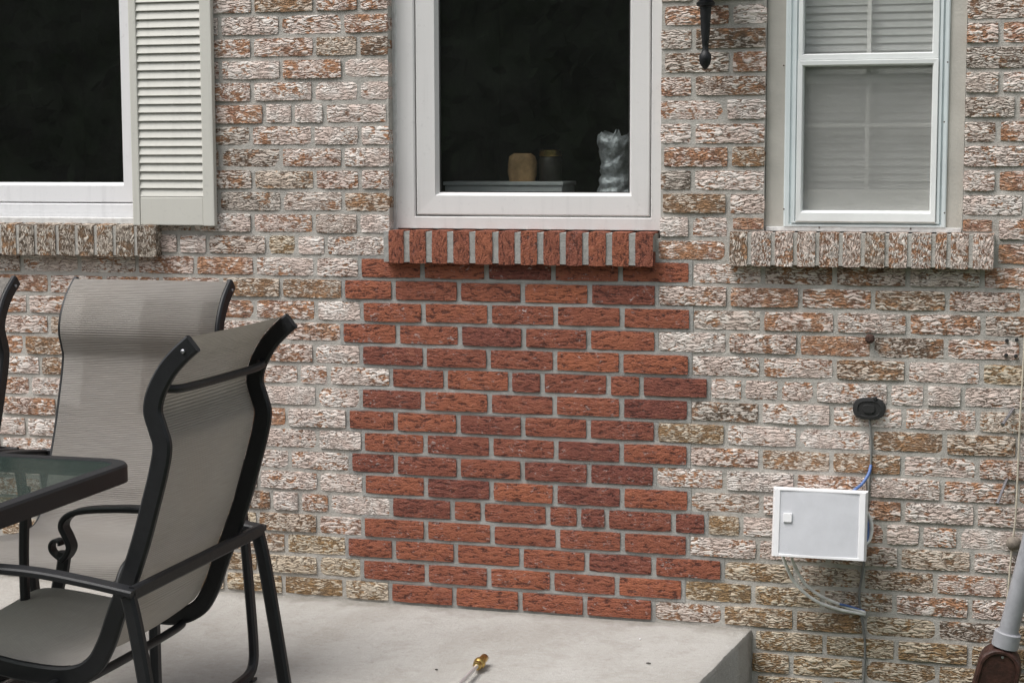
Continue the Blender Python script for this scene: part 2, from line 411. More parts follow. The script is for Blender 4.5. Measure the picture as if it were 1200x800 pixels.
# ------------------------------------------------------------------ ground, patio
bm = bmesh.new(); bmesh.ops.create_grid(bm, x_segments=8, y_segments=8, size=400, matrix=Matrix.Translation((0, 0, -.42)))
tag(mk('lawn', bm, MT['lawn'], origin=(0, 0, -.42)), kind='structure')
bm = bmesh.new()
cor = onz(880, 737.5, 0); edge = onz(818, 800, 0)
SK = (edge.x-cor.x)/(edge.y-cor.y)               # the end of the slab is not quite square to the wall
def slab_x(y): return cor.x + SK*(y-cor.y)
xs = [-4.2+i*.25 for i in range(20)] + [.8+i*.05 for i in range(15)]
ys = [.005-i*.02 for i in range(71)] + [-1.395-.12-i*.12 for i in range(17)]
g = []
for y in ys:
    row = []
    for i, x in enumerate(xs + [None, None, None]):
        if x is None:
            k = i-len(xs); X = slab_x(y) - (.012, .004, 0)[k]; z = (0, -.003, -.012)[k]
            j = mnoise.noise(V3((y*9, 3, 0)))*.0025 + mnoise.noise(V3((y*45, 9, 0)))*.0018
            X += j if k else j*.6; z += -abs(mnoise.noise(V3((y*31, 5, 0))))*.002
        else:
            X = x if x < 1.4 else min(x, slab_x(y)-.03); X = min(X, slab_x(y)-.03+.0004*i) if x > .8 else X; z = 0
        z += mnoise.noise(V3((X*2.3, y*2.3, 0)))*.0022 - .003
        row.append(bm.verts.new((X, y, z)))
    g.append(row)
for A, B in zip(g, g[1:]):
    for k in range(len(A)-1): bm.faces.new((A[k], A[k+1], B[k+1], B[k]))
low = [bm.verts.new((r[-1].co.x-.004, r[-1].co.y, -.5)) for r in g]
for i in range(len(g)-1): bm.faces.new((g[i][-1], low[i], low[i+1], g[i+1][-1]))
fl = [bm.verts.new((v.co.x, v.co.y, -.5)) for v in g[-1][:-1]] + [low[-1]]
for k in range(len(fl)-1): bm.faces.new((g[-1][k], fl[k], fl[k+1], g[-1][k+1]))
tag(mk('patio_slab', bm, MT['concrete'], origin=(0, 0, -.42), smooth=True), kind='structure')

# ------------------------------------------------------------------ the house wall
PZ, UX = .06666, .2032
XL, XR = -2.4, 3.5
C_LO, C_HI = -7, 39
Z_TOP = C_HI*PZ
house = empty('brick_house', (.7, .1, -.42))
tag(house, 'brick house wall of whitewashed weathered brick with a red brick patch below the window', 'house')
def pxj(c, xs): return [wx(x, (c+.5)*PZ) for x in xs]
J = {  # photo columns of the upright joints, course by course (0 = first course above the patio)
 27: [295.6, 368, 420], 26: [257, 328, 401, '|', 856.4], 25: [295, 368, 419.6, '|', 813, '|', 1173], 24: [258, 329, 401.6, '|', 856.4],
 23: [295, 367, 420, '|', 812.4, '|', 1173], 22: [309, 343, 380, '|', 849.6, '|', 1192], 21: [293.5, 366, 421, '|', 812, '|', 1169.6],
 20: [258, 329, 401.6, '|', 855], 19: [296.4, 368.4, 421.6, '|', 811.6, '|', 1168.6], 18: [256.4, 330, 402, '|', 853],
 17: [295.6, 367.4, 420, '|', 809, 854, '|', 1166], 16: [209, 243, 312.4, 347, 381.6, '|', 851.5, '|', 1167],
 15: [25, 92.4, 160, 228.6, 298, 369, 421, 495, 570, 648.4, 727, 809.6, 894, 978, 1064, 1151],
 14: [57, 122, 188, 259, 329, 401.6, 461, 537.6, 612.4, 691, 770, 853.6, 938, 1023, 1110, 1198],
 13: [32, 298.4, 370, 423.6, 496, 573.6, 651, 729, 810.4, 893, 979, 1064, 1152],
 12: [57, 400, 466, 539, 613.6, 689.6, 769.6, 852.4, 935.6, 1022, 1108.5], 11: [28, 368, 423, 497.6, 572.4, 650.4, 728, 809, 892.4, 978, 1062.5, 1150],
 10: [47, 350, 385, 458, 522, 597.6, 635.4, 713, 751.6, 831, 871, 913.5, 955, 1042, 1084.4, 1128.4],
 9: [35, 371, 422.4, 495.6, 573.6, 650, 728.4, 808, 891, 974.4, 1059, 1146], 8: [66, 336, 407, 463.6, 537, 613, 689.6, 769, 850.6, 935, 1021, 1107, 1193],
 7: [301, 372.4, 425, 498.4, 575.6, 651.4, 728.4, 807.4, 891, 974, 1057.5, 1145], 6: [339, 410, 463.6, 537.6, 612.4, 690, 767.6, 849, 932, 1017.5, 1104],
 5: [303, 373, 426, 499, 576, 650.4, 729, 808, 892, 975, 1058, 1143.3], 4: [318, 351, 386, 458, 530, 565.5, 642, 678.4, 711, 789, 828, 868.4, 910, 1037, 1079.4, 1123.6],
 3: [302, 372.4, 425, 499, 577, 653.6, 729.6, 806.4, 888, 971, 1054, 1139], 2: [335, 406, 461.5, 534, 611, 687.6, 766, 847, 931.6, 1011, 1096, 1183],
 1: [302, 373, 424, 500, 573, 647, 723, 801, 882.5, 963.5, 1048, 1136.5], 0: [264, 332, 403, 457, 532.4, 609.6, 685.6, 765.8, 846.6, 931, 1013, 1098],
 -1: [883, 966, 1050, 1136], -2: [927, 1013, 1098], -3: [885, 966, 1050, 1136],
}
# extent of the red repair, photo columns of its first and last joint in each course
RED = {15: (421, 809.6), 14: (401.6, 770), 13: (423.6, 810.4), 12: (400, 769.6), 11: (423, 809), 10: (458, 831), 9: (422.4, 808), 8: (407, 769), 7: (425, 807.4),
       6: (410, 767.6), 5: (426, 808), 4: (458, 828), 3: (425, 806.4), 2: (406, 847), 1: (424, 801), 0: (457, 765.8)}
HEAD = 2.134                                      # window heads (32 courses)
zsC, zsR, zsL = ony(600, 271, -.035).z, ony(1000, 272.5, -.035).z, ony(90, 262, -.035).z
LW = (-2.05, wx(160, 1.2)); CW = (wx(454.6, 1.5), wx(774.6, 1.5)); RW = (wx(896.5, 1.5), wx(1131.5, 1.5))
SILL = {'L': (-2.1, wx(184, 1.1)), 'C': (wx(453, 1.1), wx(769, 1.1)), 'R': (wx(853.2, 1.1), wx(1166.5, 1.1))}
def openings(c):
    """x ranges without brick in course c"""
    z0, z1 = c*PZ, (c+1)*PZ; o = []
    if c == 16: o += [SILL['L'], SILL['C'], SILL['R']]
    if c == 17: o += [LW, CW, (RW[0]-.096, RW[1]+.098)]
    if 18 <= c < 32: o += [LW, CW, RW]
    if c < 0: o.append((XL-1, slab_x(0)+.002))
    return o
def course_bricks(c):
    segs, cur, js = [], [], []
    lst = J.get(c)
    if lst is None: js = [.1016*(c % 2) + UX*k + .05 for k in range(-14, 18)]
    else:
        for p in lst:
            if p == '|': continue
            js.append(wx(p, (c+.5)*PZ))
    js = sorted(js); full = [js[0]]
    for a, b_ in zip(js, js[1:]):
        n = max(1, round((b_-a)/UX)) if (b_-a) > UX*1.3 else 1
        for k in range(1, n+1): full.append(a+(b_-a)*k/n)
    while full[0] > XL: full.insert(0, full[0]-UX)
    while full[-1] < XR: full.append(full[-1]+UX)
    out = []
    for a, b_ in zip(full, full[1:]):
        pieces = [(a+.0060, b_-.0060)]
        for o0, o1 in openings(c):
            nxt = []
            for p, q in pieces:
                if q <= o0 or p >= o1: nxt.append((p, q)); continue
                if p < o0: nxt.append((p, o0+.0015))
                if q > o1: nxt.append((o1-.0015, q))
            pieces = nxt
        out += [(max(p, XL-.001), min(q, XR+.001)) for p, q in pieces if q-p > .022 and q > XL+.03 and p < XR-.03]
    return out

W_, M_, O_, B_, D_, T_, G_ = 'W', 'M', 'O', 'B', 'D', 'T', 'G'
LOOK = {'W': (.80, .0, .04), 'M': (.61, .0, .08), 'O': (.43, .0, .05), 'B': (.52, .45, .30), 'D': (.56, .20, .95), 'T': (.52, .85, .12), 'G': (.64, .12, .50)}
SEEN = {  # how single bricks look: photo column -> kind
 27: {270: M_, 330: B_, 395: M_, 440: M_}, 26: {307: W_, 365: W_, 428: O_, 815: O_, 875: W_, 1165: G_}, 25: {270: O_, 330: O_, 393: B_, 440: D_, 793: G_, 860: D_, 1150: M_, 1187: O_},
 24: {295: W_, 365: M_, 428: W_, 815: D_, 875: O_, 1165: D_}, 23: {270: M_, 330: M_, 393: W_, 440: W_, 793: M_, 855: G_, 1150: G_, 1187: W_}, 22: {280: O_, 326: W_, 361: W_, 415: M_, 810: M_, 875: W_, 1160: D_},
 21: {265: D_, 330: W_, 395: W_, 440: W_, 793: W_, 853: M_, 1150: G_, 1185: O_}, 20: {290: D_, 365: M_, 430: M_, 815: O_, 875: B_, 1165: W_}, 19: {275: G_, 330: B_, 395: O_, 440: W_, 793: D_, 853: W_, 1150: W_, 1185: O_},
 18: {290: D_, 365: G_, 430: B_, 815: B_, 875: W_, 1165: W_}, 17: {275: M_, 330: M_, 395: G_, 437: W_, 790: W_, 832: M_, 1185: W_}, 16: {200: W_, 225: W_, 278: G_, 330: T_, 364: W_, 415: W_, 812: O_, 1185: O_},
 15: {12: G_, 58: G_, 126: G_, 194: M_, 263: O_, 334: M_, 395: W_, 850: W_, 935: G_, 1020: G_, 1107: G_, 1175: O_}, 14: {30: O_, 90: O_, 155: O_, 220: O_, 295: B_, 365: B_, 812: M_, 895: O_, 980: M_, 1066: B_, 1154: M_},
 13: {15: O_, 60: O_, 280: O_, 335: O_, 396: W_, 851: G_, 935: O_, 1020: M_, 1107: M_, 1175: G_}, 12: {40: M_, 80: B_, 365: M_, 812: W_, 895: M_, 980: O_, 1066: D_, 1150: M_},
 11: {15: O_, 60: B_, 340: M_, 395: W_, 851: W_, 935: M_, 1020: B_, 1106: M_, 1175: T_}, 10: {20: W_, 70: B_, 330: M_, 367: W_, 422: M_, 851: W_, 892: W_, 935: M_, 998: W_, 1063: W_, 1106: W_, 1160: W_},
 9: {340: W_, 395: M_, 850: D_, 932: W_, 1016: M_, 1102: W_, 1175: B_}, 8: {315: O_, 372: W_, 435: W_, 810: T_, 893: W_, 977: W_, 1064: B_, 1150: B_}, 7: {335: W_, 398: W_, 849: M_, 933: B_, 1016: B_, 1101: M_, 1170: M_},
 6: {310: W_, 373: W_, 808: W_, 890: W_, 975: M_, 1060: W_, 1150: M_}, 5: {290: D_, 338: W_, 400: W_, 850: G_, 905: M_, 1035: O_, 1100: W_, 1170: W_}, 4: {308: D_, 334: W_, 369: M_, 422: W_, 848: T_, 885: W_, 1058: W_, 1101: M_, 1160: W_},
 3: {338: B_, 398: M_, 847: M_, 900: M_, 1030: G_, 1096: B_, 1160: M_}, 2: {318: B_, 370: T_, 887: T_, 970: B_, 1053: B_, 1140: M_, 1190: M_}, 1: {842: T_, 923: T_, 1005: B_, 1092: M_, 1155: M_}, 0: {806: G_, 1140: D_},
}
rnd = random.Random(3)
def brick_bm(w, h, dep, rough, nx, nz, rr):
    """one brick, front face at y=0 made uneven, local to its centre line"""
    bm = bmesh.new(); rows = []
    for j in range(nz+1):
        row = []
        for i in range(nx+1):
            u, v = i/nx-.5, j/nz-.5; x, z = u*w, v*h; y = -rr.uniform(0, rough)
            ed = i in (0, nx); eb = j in (0, nz)
            if ed: x += rr.uniform(-1, .3)*rough*.45*(1 if u > 0 else -1); y = rr.uniform(.0002, rough*.8)
            if eb: z += rr.uniform(-1, .4)*rough*.42*(1 if v > 0 else -1); y = rr.uniform(.0002, rough*.8)
            if ed and eb: x *= 1-rough*.35/w*2; z *= 1-rough*.35/h*2; y += rough*.5
            row.append(bm.verts.new((x, y, z)))
        rows.append(row)
    for A, B in zip(rows, rows[1:]):
        for i in range(nx): bm.faces.new((A[i], A[i+1], B[i+1], B[i]))
    rim = rows[0][:] + [r[-1] for r in rows[1:]] + rows[-1][-2::-1] + [r[0] for r in rows[-2:0:-1]]
    back = [bm.verts.new((v.co.x*.995, dep, v.co.z)) for v in rim]
    k = len(rim)
    for i in range(k): bm.faces.new((rim[i], back[i], back[(i+1) % k], rim[(i+1) % k]))
    return bm
def paint_attr(me, look, seed):
    a = me.attributes.new('look', 'FLOAT_COLOR', 'POINT')
    a.data.foreach_set('color', [c for _ in me.vertices for c in (look[0], look[1], look[2], 1)])
    s = me.attributes.new('seed', 'FLOAT', 'POINT'); s.data.foreach_set('value', [seed]*len(me.vertices))
def put_brick(parent, cx, y, cz, w, h, dep, rough, look, m, nx=6, nz=2, name='brick', dy=0.0):
    bmb = brick_bm(w, h, dep, rough, nx, nz, rnd)
    bmesh.ops.recalc_face_normals(bmb, faces=bmb.faces)
    me = bpy.data.meshes.new(name); bmb.to_mesh(me); bmb.free(); me.materials.append(m)
    for p in me.polygons: p.use_smooth = True
    me.set_sharp_from_angle(angle=rad(40))
    paint_attr(me, look, rnd.random())
    o = bpy.data.objects.new(name, me); COL.objects.link(o); o.parent = parent
    o.location = Vector((cx, y, cz)) - ORG[parent.name]
    return o
def in_frame(x, z):
    d = V3((x, 0, z)) - CAM; zz = d.dot(FW); X = 600+F_PX*d.dot(RT)/zz; Y = 400-F_PX*d.dot(UP)/zz
    return X, Y, (-20 < X < 1220 and -14 < Y < 814)

old, redb = [], []
for c in range(C_LO, C_HI):
    zc = (c+.5)*PZ
    for p, q in course_bricks(c):
        X, Y, vis = in_frame((p+q)/2, zc)
        if c in RED and RED[c][0]-3 < X < RED[c][1]+3: redb.append((c, p, q)); continue
        kinds = SEEN.get(c, {}); near = [(abs(k-X), v) for k, v in kinds.items()]
        hx = (q-p)*190
        if near and min(near)[0] < max(16, hx): kd = min(near)[1]
        else:
            low_ = c <= 1 and not (c == 1 and X > 1060)
            kd = T_ if (low_ or (c <= 3 and rnd.random() < .5)) else rnd.choice('WWWMMMMOOBGD' if X > 280 or c > 15 else 'MMOOOWB')
        vis_px = (q-p)*PZ if vis else 0
        hid = vis and ((X < 250 and Y > 345 and not 15 < X < 90) or (250 < X < 300 and Y > 560) or (X < 250 and Y < 240))
        old.append((vis_px*(.1 if hid else 1), rnd.random(), c, p, q, kd))
old.sort(reverse=True)
single = set(id(b_) for b_ in old[:300] if b_[0] > 0)
joined = bmesh.new(); jl, js_ = [], []
for b_ in old:
    _, _, c, p, q, kd = b_
    L = LOOK[kd]; look = (min(1, max(0, L[0]+rnd.uniform(-.17, .17))), L[1]*rnd.uniform(.8, 1), L[2]*rnd.uniform(.7, 1.05))
    w, h = q-p, PZ-.0118+rnd.uniform(-.0015, .0012); y = rnd.uniform(-.0025, .0025)
    if id(b_) in single:
        put_brick(house, (p+q)/2, y, (c+.5)*PZ+rnd.uniform(-.0008, .0008), w, h, .085, .0032, look, MT['old'])
    else:
        bb = brick_bm(w, h, .085, .0032, 5, 2, rnd); n0 = len(joined.verts)
        mp = {v: joined.verts.new(v.co+V3(((p+q)/2, y, (c+.5)*PZ))) for v in bb.verts}
        for f in bb.faces: joined.faces.new([mp[v] for v in f.verts])
        k = len(bb.verts); jl += [look]*k; js_ += [rnd.random()]*k; bb.free()
o = mk('weathered_bricks', joined, MT['old'], house, origin=(0, 0, 0), smooth=True)
a = o.data.attributes.new('look', 'FLOAT_COLOR', 'POINT'); a.data.foreach_set('color', [t for L in jl for t in (*L, 1)])
s = o.data.attributes.new('seed', 'FLOAT', 'POINT'); s.data.foreach_set('value', js_)
tag(o, kind='stuff')
# cut bricks beside the ends of the narrow window's sill
for x0, x1 in ((858.5, 895), (1127.5, 1163)):
    a0, a1 = wx(x0, 17.7*PZ), wx(x1, 17.7*PZ); z0, z1 = 17.42*PZ, 17.90*PZ
    put_brick(house, (a0+a1)/2, 0, (z0+z1)/2, a1-a0, z1-z0, .085, .003, (.15, .0, .1), MT['old'], 5, 1)

# mortar behind the bricks, with the openings left out
holes = [(LW[0], LW[1], zsL-.02, HEAD), (CW[0], CW[1], zsC-.02, HEAD), (RW[0], RW[1], zsR-.02, HEAD)]
def mortar_sheet(bm, X0, X1, Z0, Z1, y0, y1, hs):
    gx = sorted({X0, X1, *[h[0] for h in hs], *[h[1] for h in hs]}); gz = sorted({Z0, Z1, *[h[2] for h in hs], *[h[3] for h in hs]})
    def solid(i, j):
        if not (0 <= i < len(gx)-1 and 0 <= j < len(gz)-1): return False
        x, z = (gx[i]+gx[i+1])/2, (gz[j]+gz[j+1])/2
        return not any(h[0] < x < h[1] and h[2] < z < h[3] for h in hs)
    vs = {}
    def v(x, y, z):
        k = (round(x, 5), round(y, 5), round(z, 5))
        if k not in vs: vs[k] = bm.verts.new((x, y, z))
        return vs[k]
    for i in range(len(gx)-1):
        for j in range(len(gz)-1):
            if not solid(i, j): continue
            a, b_, c, d = gx[i], gx[i+1], gz[j], gz[j+1]
            for y in (y0, y1): bm.faces.new((v(a, y, c), v(b_, y, c), v(b_, y, d), v(a, y, d)))
            if not solid(i-1, j): bm.faces.new((v(a, y0, c), v(a, y1, c), v(a, y1, d), v(a, y0, d)))
            if not solid(i+1, j): bm.faces.new((v(b_, y0, c), v(b_, y1, c), v(b_, y1, d), v(b_, y0, d)))
            if not solid(i, j-1): bm.faces.new((v(a, y0, c), v(b_, y0, c), v(b_, y1, c), v(a, y1, c)))
            if not solid(i, j+1): bm.faces.new((v(a, y0, d), v(b_, y0, d), v(b_, y1, d), v(a, y1, d)))
bm = bmesh.new(); mortar_sheet(bm, XL, XR, -.48, Z_TOP, .0048, .22, holes)
mk('wall', bm, MT['mortar'], house, origin=(0, 0, 0))

# the repaired patch: its own fresher mortar and red bricks
bm = bmesh.new()
for c, (x0, x1) in RED.items():
    a0, a1 = wx(x0, (c+.5)*PZ), wx(x1, (c+.5)*PZ); hz = PZ/2 + (.004 if c % 2 else .0032)
    zc = (c+.5)*PZ
    n = 24; fr, bk = [], []
    for i in range(n+1):
        x = a0-.004+(a1-a0+.008)*i/n
        fr.append((bm.verts.new((x, .0036-.0009*(c % 2)+mnoise.noise(V3((x*60, c, 0)))*.0009, zc-hz)), bm.verts.new((x, .0036-.0009*(c % 2)+mnoise.noise(V3((x*60, c, 9)))*.0009, zc+hz))))
        bk.append((bm.verts.new((x, .02, zc-hz)), bm.verts.new((x, .02, zc+hz))))
    for i in range(n):
        bm.faces.new((fr[i][0], fr[i+1][0], fr[i+1][1], fr[i][1])); bm.faces.new((fr[i][1], fr[i+1][1], bk[i+1][1], bk[i][1])); bm.faces.new((fr[i][0], bk[i][0], bk[i+1][0], fr[i+1][0]))
    for i in (0, n): bm.faces.new((fr[i][0], fr[i][1], bk[i][1], bk[i][0]))
patch = mk('brick_patch', bm, MT['mortar_new'], house, origin=(.83, 0, 0))
patch['label'] = 'patch of newer red bricks set in grey mortar below the window'
for c, p, q in redb:
    tone = min(1, max(0, rnd.choice((.15, .3, .5, .75, .9)) + rnd.uniform(-.15, .15)))
    if c == 0: tone = rnd.uniform(.1, .35)
    put_brick(patch, (p+q)/2, rnd.uniform(-.0035, -.0005), (c+.5)*PZ+rnd.uniform(-.001, .001), q-p-.002, PZ-.0112+rnd.uniform(-.0015, .001), .085, .0024,
              (tone, rnd.choice((.3, .6, 1, 1)), 0), MT['red'])

# sills of bricks set on edge
def sill(key, ztop, zbot, joints, red, slope=0.0, yfront=-.037):
    x0, x1 = SILL[key]
    bm = bmesh.new()                              # sloped mortar bed behind and between the bricks
    n = 30
    pr = [(.10, ztop-.004+slope), (yfront+.0035, ztop-.004), (yfront+.0035, zbot+.004), (.02, zbot+.004)]
    lo = [bm.verts.new((x0+.003, y, z)) for y, z in pr]; hi = [bm.verts.new((x1-.003, y, z)) for y, z in pr]
    for i in range(4): bm.faces.new((lo[i], hi[i], hi[(i+1) % 4], lo[(i+1) % 4]))
    bm.faces.new(lo); bm.faces.new(hi[::-1])
    s = mk('window_sill', bm, MT['mortar_new'] if red else MT['mortar'], house, origin=((x0+x1)/2, 0, zbot))
    for a0, a1 in zip(joints, joints[1:]):
        h = ztop-zbot; w = a1-a0-(.0185 if red else .0112)
        if w < .01: continue
        look = (rnd.uniform(.15, .75), rnd.uniform(0, .2), 1) if red else random.choice(((.55, .10, .20), (.62, .05, .2), (.52, .3, .45), (.60, .05, .12)))
        if key == 'L': look = (rnd.uniform(.42, .6), .45, rnd.uniform(.55, .9))
        bmb = brick_bm(w, h, .13, .0017, 2, 4, rnd)
        for v in bmb.verts:                       # slope the top back up to the frame, slight wear
            if v.co.z > h*.4 and v.co.y > .05: v.co.z += slope
        bmesh.ops.recalc_face_normals(bmb, faces=bmb.faces)
        me = bpy.data.meshes.new('brick'); bmb.to_mesh(me); bmb.free(); me.materials.append(MT['red'] if red else MT['sillbrick'])
        for pgn in me.polygons: pgn.use_smooth = True
        me.set_sharp_from_angle(angle=rad(40)); paint_attr(me, look, rnd.random())
        o = bpy.data.objects.new('brick', me); COL.objects.link(o); o.parent = s
        o.location = V3(((a0+a1)/2, yfront+rnd.uniform(-.0015, .0015), (ztop+zbot)/2)) - ORG[s.name]
    return s
# same weathered brick, its torn ridges running upright because the brick stands on edge
ms = MT['old'].copy(); ms.name = 'weathered_brick_on_edge'
for nd in ms.node_tree.nodes:
    if nd.type == 'VECT_MATH' and nd.operation == 'MULTIPLY':
        v = nd.inputs[1].default_value
        if v[2] > 100: nd.inputs[1].default_value = (v[2]*1.35, v[1], v[0]*1.5)
MT['sillbrick'] = ms
def pxs(lst, z): return [wx(x, z, -.035) for x in lst]
sC = sill('C', zsC, ony(600, 310.5, -.037).z, pxs([452, 476.5, 502.5, 527.5, 553.5, 580.5, 606.5, 633, 659.5, 686, 713.5, 740.5, 769], 1.1), True)
sR = sill('R', zsR, ony(1000, 313.5, -.037).z, pxs([852.5, 878, 905.5, 931.5, 957.5, 985, 1011, 1039, 1065.5, 1093.5, 1111.5, 1137.5, 1167], 1.1), False)
lj = pxs([0, 20.5, 42, 67, 89.5, 112, 134, 159, 185], 1.1)
while lj[0] > -2.1: lj.insert(0, lj[0]-.0665)
sL = sill('L', zsL-.004, ony(90, 300, -.037).z, lj, False, .012)

# ------------------------------------------------------------------ windows
def rect_pane(x0, x1, z0, z1, y, t=.004):
    bm = bmesh.new(); box(bm, x0, x1, y, y+t, z0, z1); return bm
# wide picture window in the middle
YF = .042
zb = zsC+.002
win = bmesh.new()
fx0, fx1 = wx(486, 1.4, YF), wx(763, 1.4, YF); fz0 = wz(254.5, .9, YF)
ring(win, CW[0]+.002, CW[1]-.002, zb, HEAD-.002, fx0, fx1, fz0, HEAD-.05, [(0, .16), (0, YF+.004), (.04, YF), (.94, YF), (1, YF+.003), (1, .16)])
w1 = mk('window', win, MT['vinyl'], house, origin=((CW[0]+CW[1])/2, YF, zb))
w1['label'] = 'picture window with pale vinyl frame above the red brick sill'
gx0, gx1, gz0 = wx(512.5, 1.4, YF), wx(736.5, 1.4, YF), wz(226, .9, YF)
s = bmesh.new(); ring(s, fx0+.0035, fx1-.0035, fz0+.0045, HEAD-.054, gx0, gx1, gz0, HEAD-.12, [(0, .075), (0, YF+.006), (.05, YF+.002), (.86, YF+.004), (1, YF+.020), (1, .075)])
sash = mk('sash', s, MT['vinyl'], w1)
s = bmesh.new(); ring(s, gx0-.001, gx1+.001, gz0-.001, HEAD-.119, gx0+.004, gx1-.004, gz0+.003, HEAD-.124, [(0, YF+.028), (0, YF+.0205), (1, YF+.0205), (1, YF+.028)])
mk('gasket', s, MT['gasket'], w1)
mk('pane', rect_pane(gx0, gx1, gz0, HEAD-.12, YF+.022), MT['pane'], w1)
# ragged caulk bead down the left jamb and below the frame
s = bmesh.new()
for i in range(40):
    z = zb-.004 + (HEAD-zb)*i/39; j = mnoise.noise(V3((z*40, 1, 0)))*.0035
    a = [s.verts.new((CW[0]-.001, YF-.001, z)), s.verts.new((CW[0]+.011+j, YF-.004, z)), s.verts.new((CW[0]+.014+j, YF+.003, z))]
    if i:
        for k in range(2): s.faces.new((pa[k], pa[k+1], a[k+1], a[k]))
    pa = a
mk('caulk_bead', s, MT['caulk'], w1)

# left window (wide, mostly behind the table chairs' side)
YL = .05
lz0 = zsL+.008; lgx = wx(139.6, 1.5, YL); lgz = wz(214, -.6, YL)
s = bmesh.new(); lfx, lfz = wx(155, 1.5, YL), wz(238.5, -.6, YL)
ring(s, LW[0]+.002, LW[1]-.002, lz0, HEAD-.002, LW[0]+.06, lfx, lfz, HEAD-.05, [(0, .16), (0, YL+.002), (.5, YL), (.95, YL), (1, YL+.004), (1, .16)])
w2 = mk('window', s, MT['vinyl_white'], house, origin=((LW[0]+LW[1])/2, YL, lz0))
w2['label'] = 'dark wide window with white frame beside the cream shutter'
s = bmesh.new(); ring(s, LW[0]+.063, lfx-.003, lfz+.003, HEAD-.053, LW[0]+.12, lgx, lgz, HEAD-.11, [(0, .15), (0, YL+.008), (.05, YL+.004), (.85, YL+.006), (1, YL+.02), (1, .15)])
mk('sash', s, MT['vinyl_white'], w2)
mk('pane', rect_pane(LW[0]+.11, lgx+.001, lgz-.001, HEAD-.11, YL+.03), MT['pane'], w2)
s = bmesh.new(); box(s, LW[0]+.01, LW[1]-.004, .012, YL-.002, zsL-.004, lz0+.010, .004)
mk('sill_trim', s, MT['caulk'], w2)

# narrow storm window on the right
YR = .022
rz0 = zsR+.002
wr = bmesh.new()
cx0, cx1, cz0 = wx(920, 1.4, YR), wx(1110, 1.4, YR), wz(266, 1.85, YR)
ring(wr, RW[0]+.0015, RW[1]-.0015, rz0, HEAD-.002, cx0, cx1, cz0, HEAD-.06, [(0, .16), (0, YR), (1, YR), (1, .16)])
w3 = mk('window', wr, MT['casing'], house, origin=((RW[0]+RW[1])/2, YR, rz0))
w3['label'] = 'narrow double-hung storm window with beige casing above the weathered sill'
s = bmesh.new(); box(s, RW[0]+.004, RW[1]-.004, YR-.006, YR-.0005, rz0-.002, cz0-.0005, .002); mk('sill_flange', s, MT['caulk'], w3)
sx0, sx1, sz0 = wx(936, 1.5, YR-.008), wx(1097.5, 1.5, YR-.008), wz(258, 1.85, YR-.008)
s = bmesh.new(); ring(s, cx0-.001, cx1+.001, cz0-.001, HEAD-.058, sx0, sx1, sz0, HEAD-.10, [(0, .1), (0, YR-.006), (.1, YR-.008), (.38, YR-.008), (.40, YR-.002), (.55, YR-.002), (.57, YR-.010), (.80, YR-.010), (.82, YR-.003), (1, YR-.003), (1, .1)])
mk('storm_frame', s, MT['alum'], w3)
mz0, mz1 = wz(70.5, 1.85, YR), wz(62.5, 1.85, YR)
bx0, bx1, bz0 = wx(941, 1.4, YR), wx(1091, 1.4, YR), wz(247, 1.85, YR); bz1 = wz(77, 1.85, YR)
s = bmesh.new(); ring(s, sx0-.004, sx1+.004, sz0-.006, mz0, bx0, bx1, bz0, bz1, [(0, .06), (0, YR-.012), (.08, YR-.014), (.8, YR-.013), (1, YR-.004), (1, .06)])
mk('lower_sash', s, MT['alum_white'], w3)
s = bmesh.new(); ring(s, sx0-.003, sx1+.003, mz0+.001, HEAD-.095, wx(942, 1.7, YR), wx(1093, 1.7, YR), mz1, HEAD-.13, [(0, .055), (0, YR-.009), (.1, YR-.010), (.85, YR-.010), (1, YR-.002), (1, .055)])
mk('upper_sash', s, MT['alum_white'], w3)
mk('pane', rect_pane(bx0-.003, bx1+.003, bz0-.003, bz1+.003, YR+.008), MT['storm'], w3)
mk('pane', rect_pane(sx0, sx1, mz1-.004, HEAD-.1, YR+.012), MT['storm'], w3)
s = bmesh.new(); s.faces.new([s.verts.new(v) for v in ((bx0-.003, YR+.024, bz0-.003), (bx1+.003, YR+.024, bz0-.003), (bx1+.003, YR+.024, bz1+.003), (bx0-.003, YR+.024, bz1+.003))]); mk('insect_screen', s, MT['screen'], w3)
YI = .050                                          # inner window behind the storm
def strip(x0, x1, z0, z1, y0, y1, nm, m, par, bev=.002):
    b = bmesh.new(); box(b, x0, x1, y0, y1, z0, z1, bev); return mk(nm, b, m, par)
ca, cb = wz(98, 1.85, YI), wz(88, 1.85, YI)
strip(RW[0]+.004, RW[1]-.004, ca, cb, YI, YI+.026, 'check_rail', MT['inner'], w3)
mx = wx(1016.5, 1.5, YI)
strip(mx-.006, mx+.006, wz(222, 1.85, YI), ca-.0006, YI+.006, YI+.02, 'muntin', MT['inner'], w3)
strip(mx-.006, mx+.006, cb+.0006, HEAD-.02, YI+.016, YI+.03, 'muntin', MT['inner'], w3)
hm = wz(147, 1.85, YI)
strip(RW[0]+.03, mx-.0065, hm-.005, hm+.005, YI+.006, YI+.02, 'muntin', MT['inner'], w3)
strip(mx+.0065, RW[1]-.03, hm-.005, hm+.005, YI+.006, YI+.02, 'muntin', MT['inner'], w3)
strip(RW[0]+.004, RW[1]-.004, rz0, wz(222, 1.85, YI)-.0006, YI, YI+.026, 'bottom_rail', MT['inner'], w3)
for a, b_ in ((RW[0]+.004, RW[0]+.055), (RW[1]-.055, RW[1]-.004)): strip(a, b_, wz(222, 1.85, YI), ca-.0006, YI+.001, YI+.026, 'stile', MT['inner'], w3)
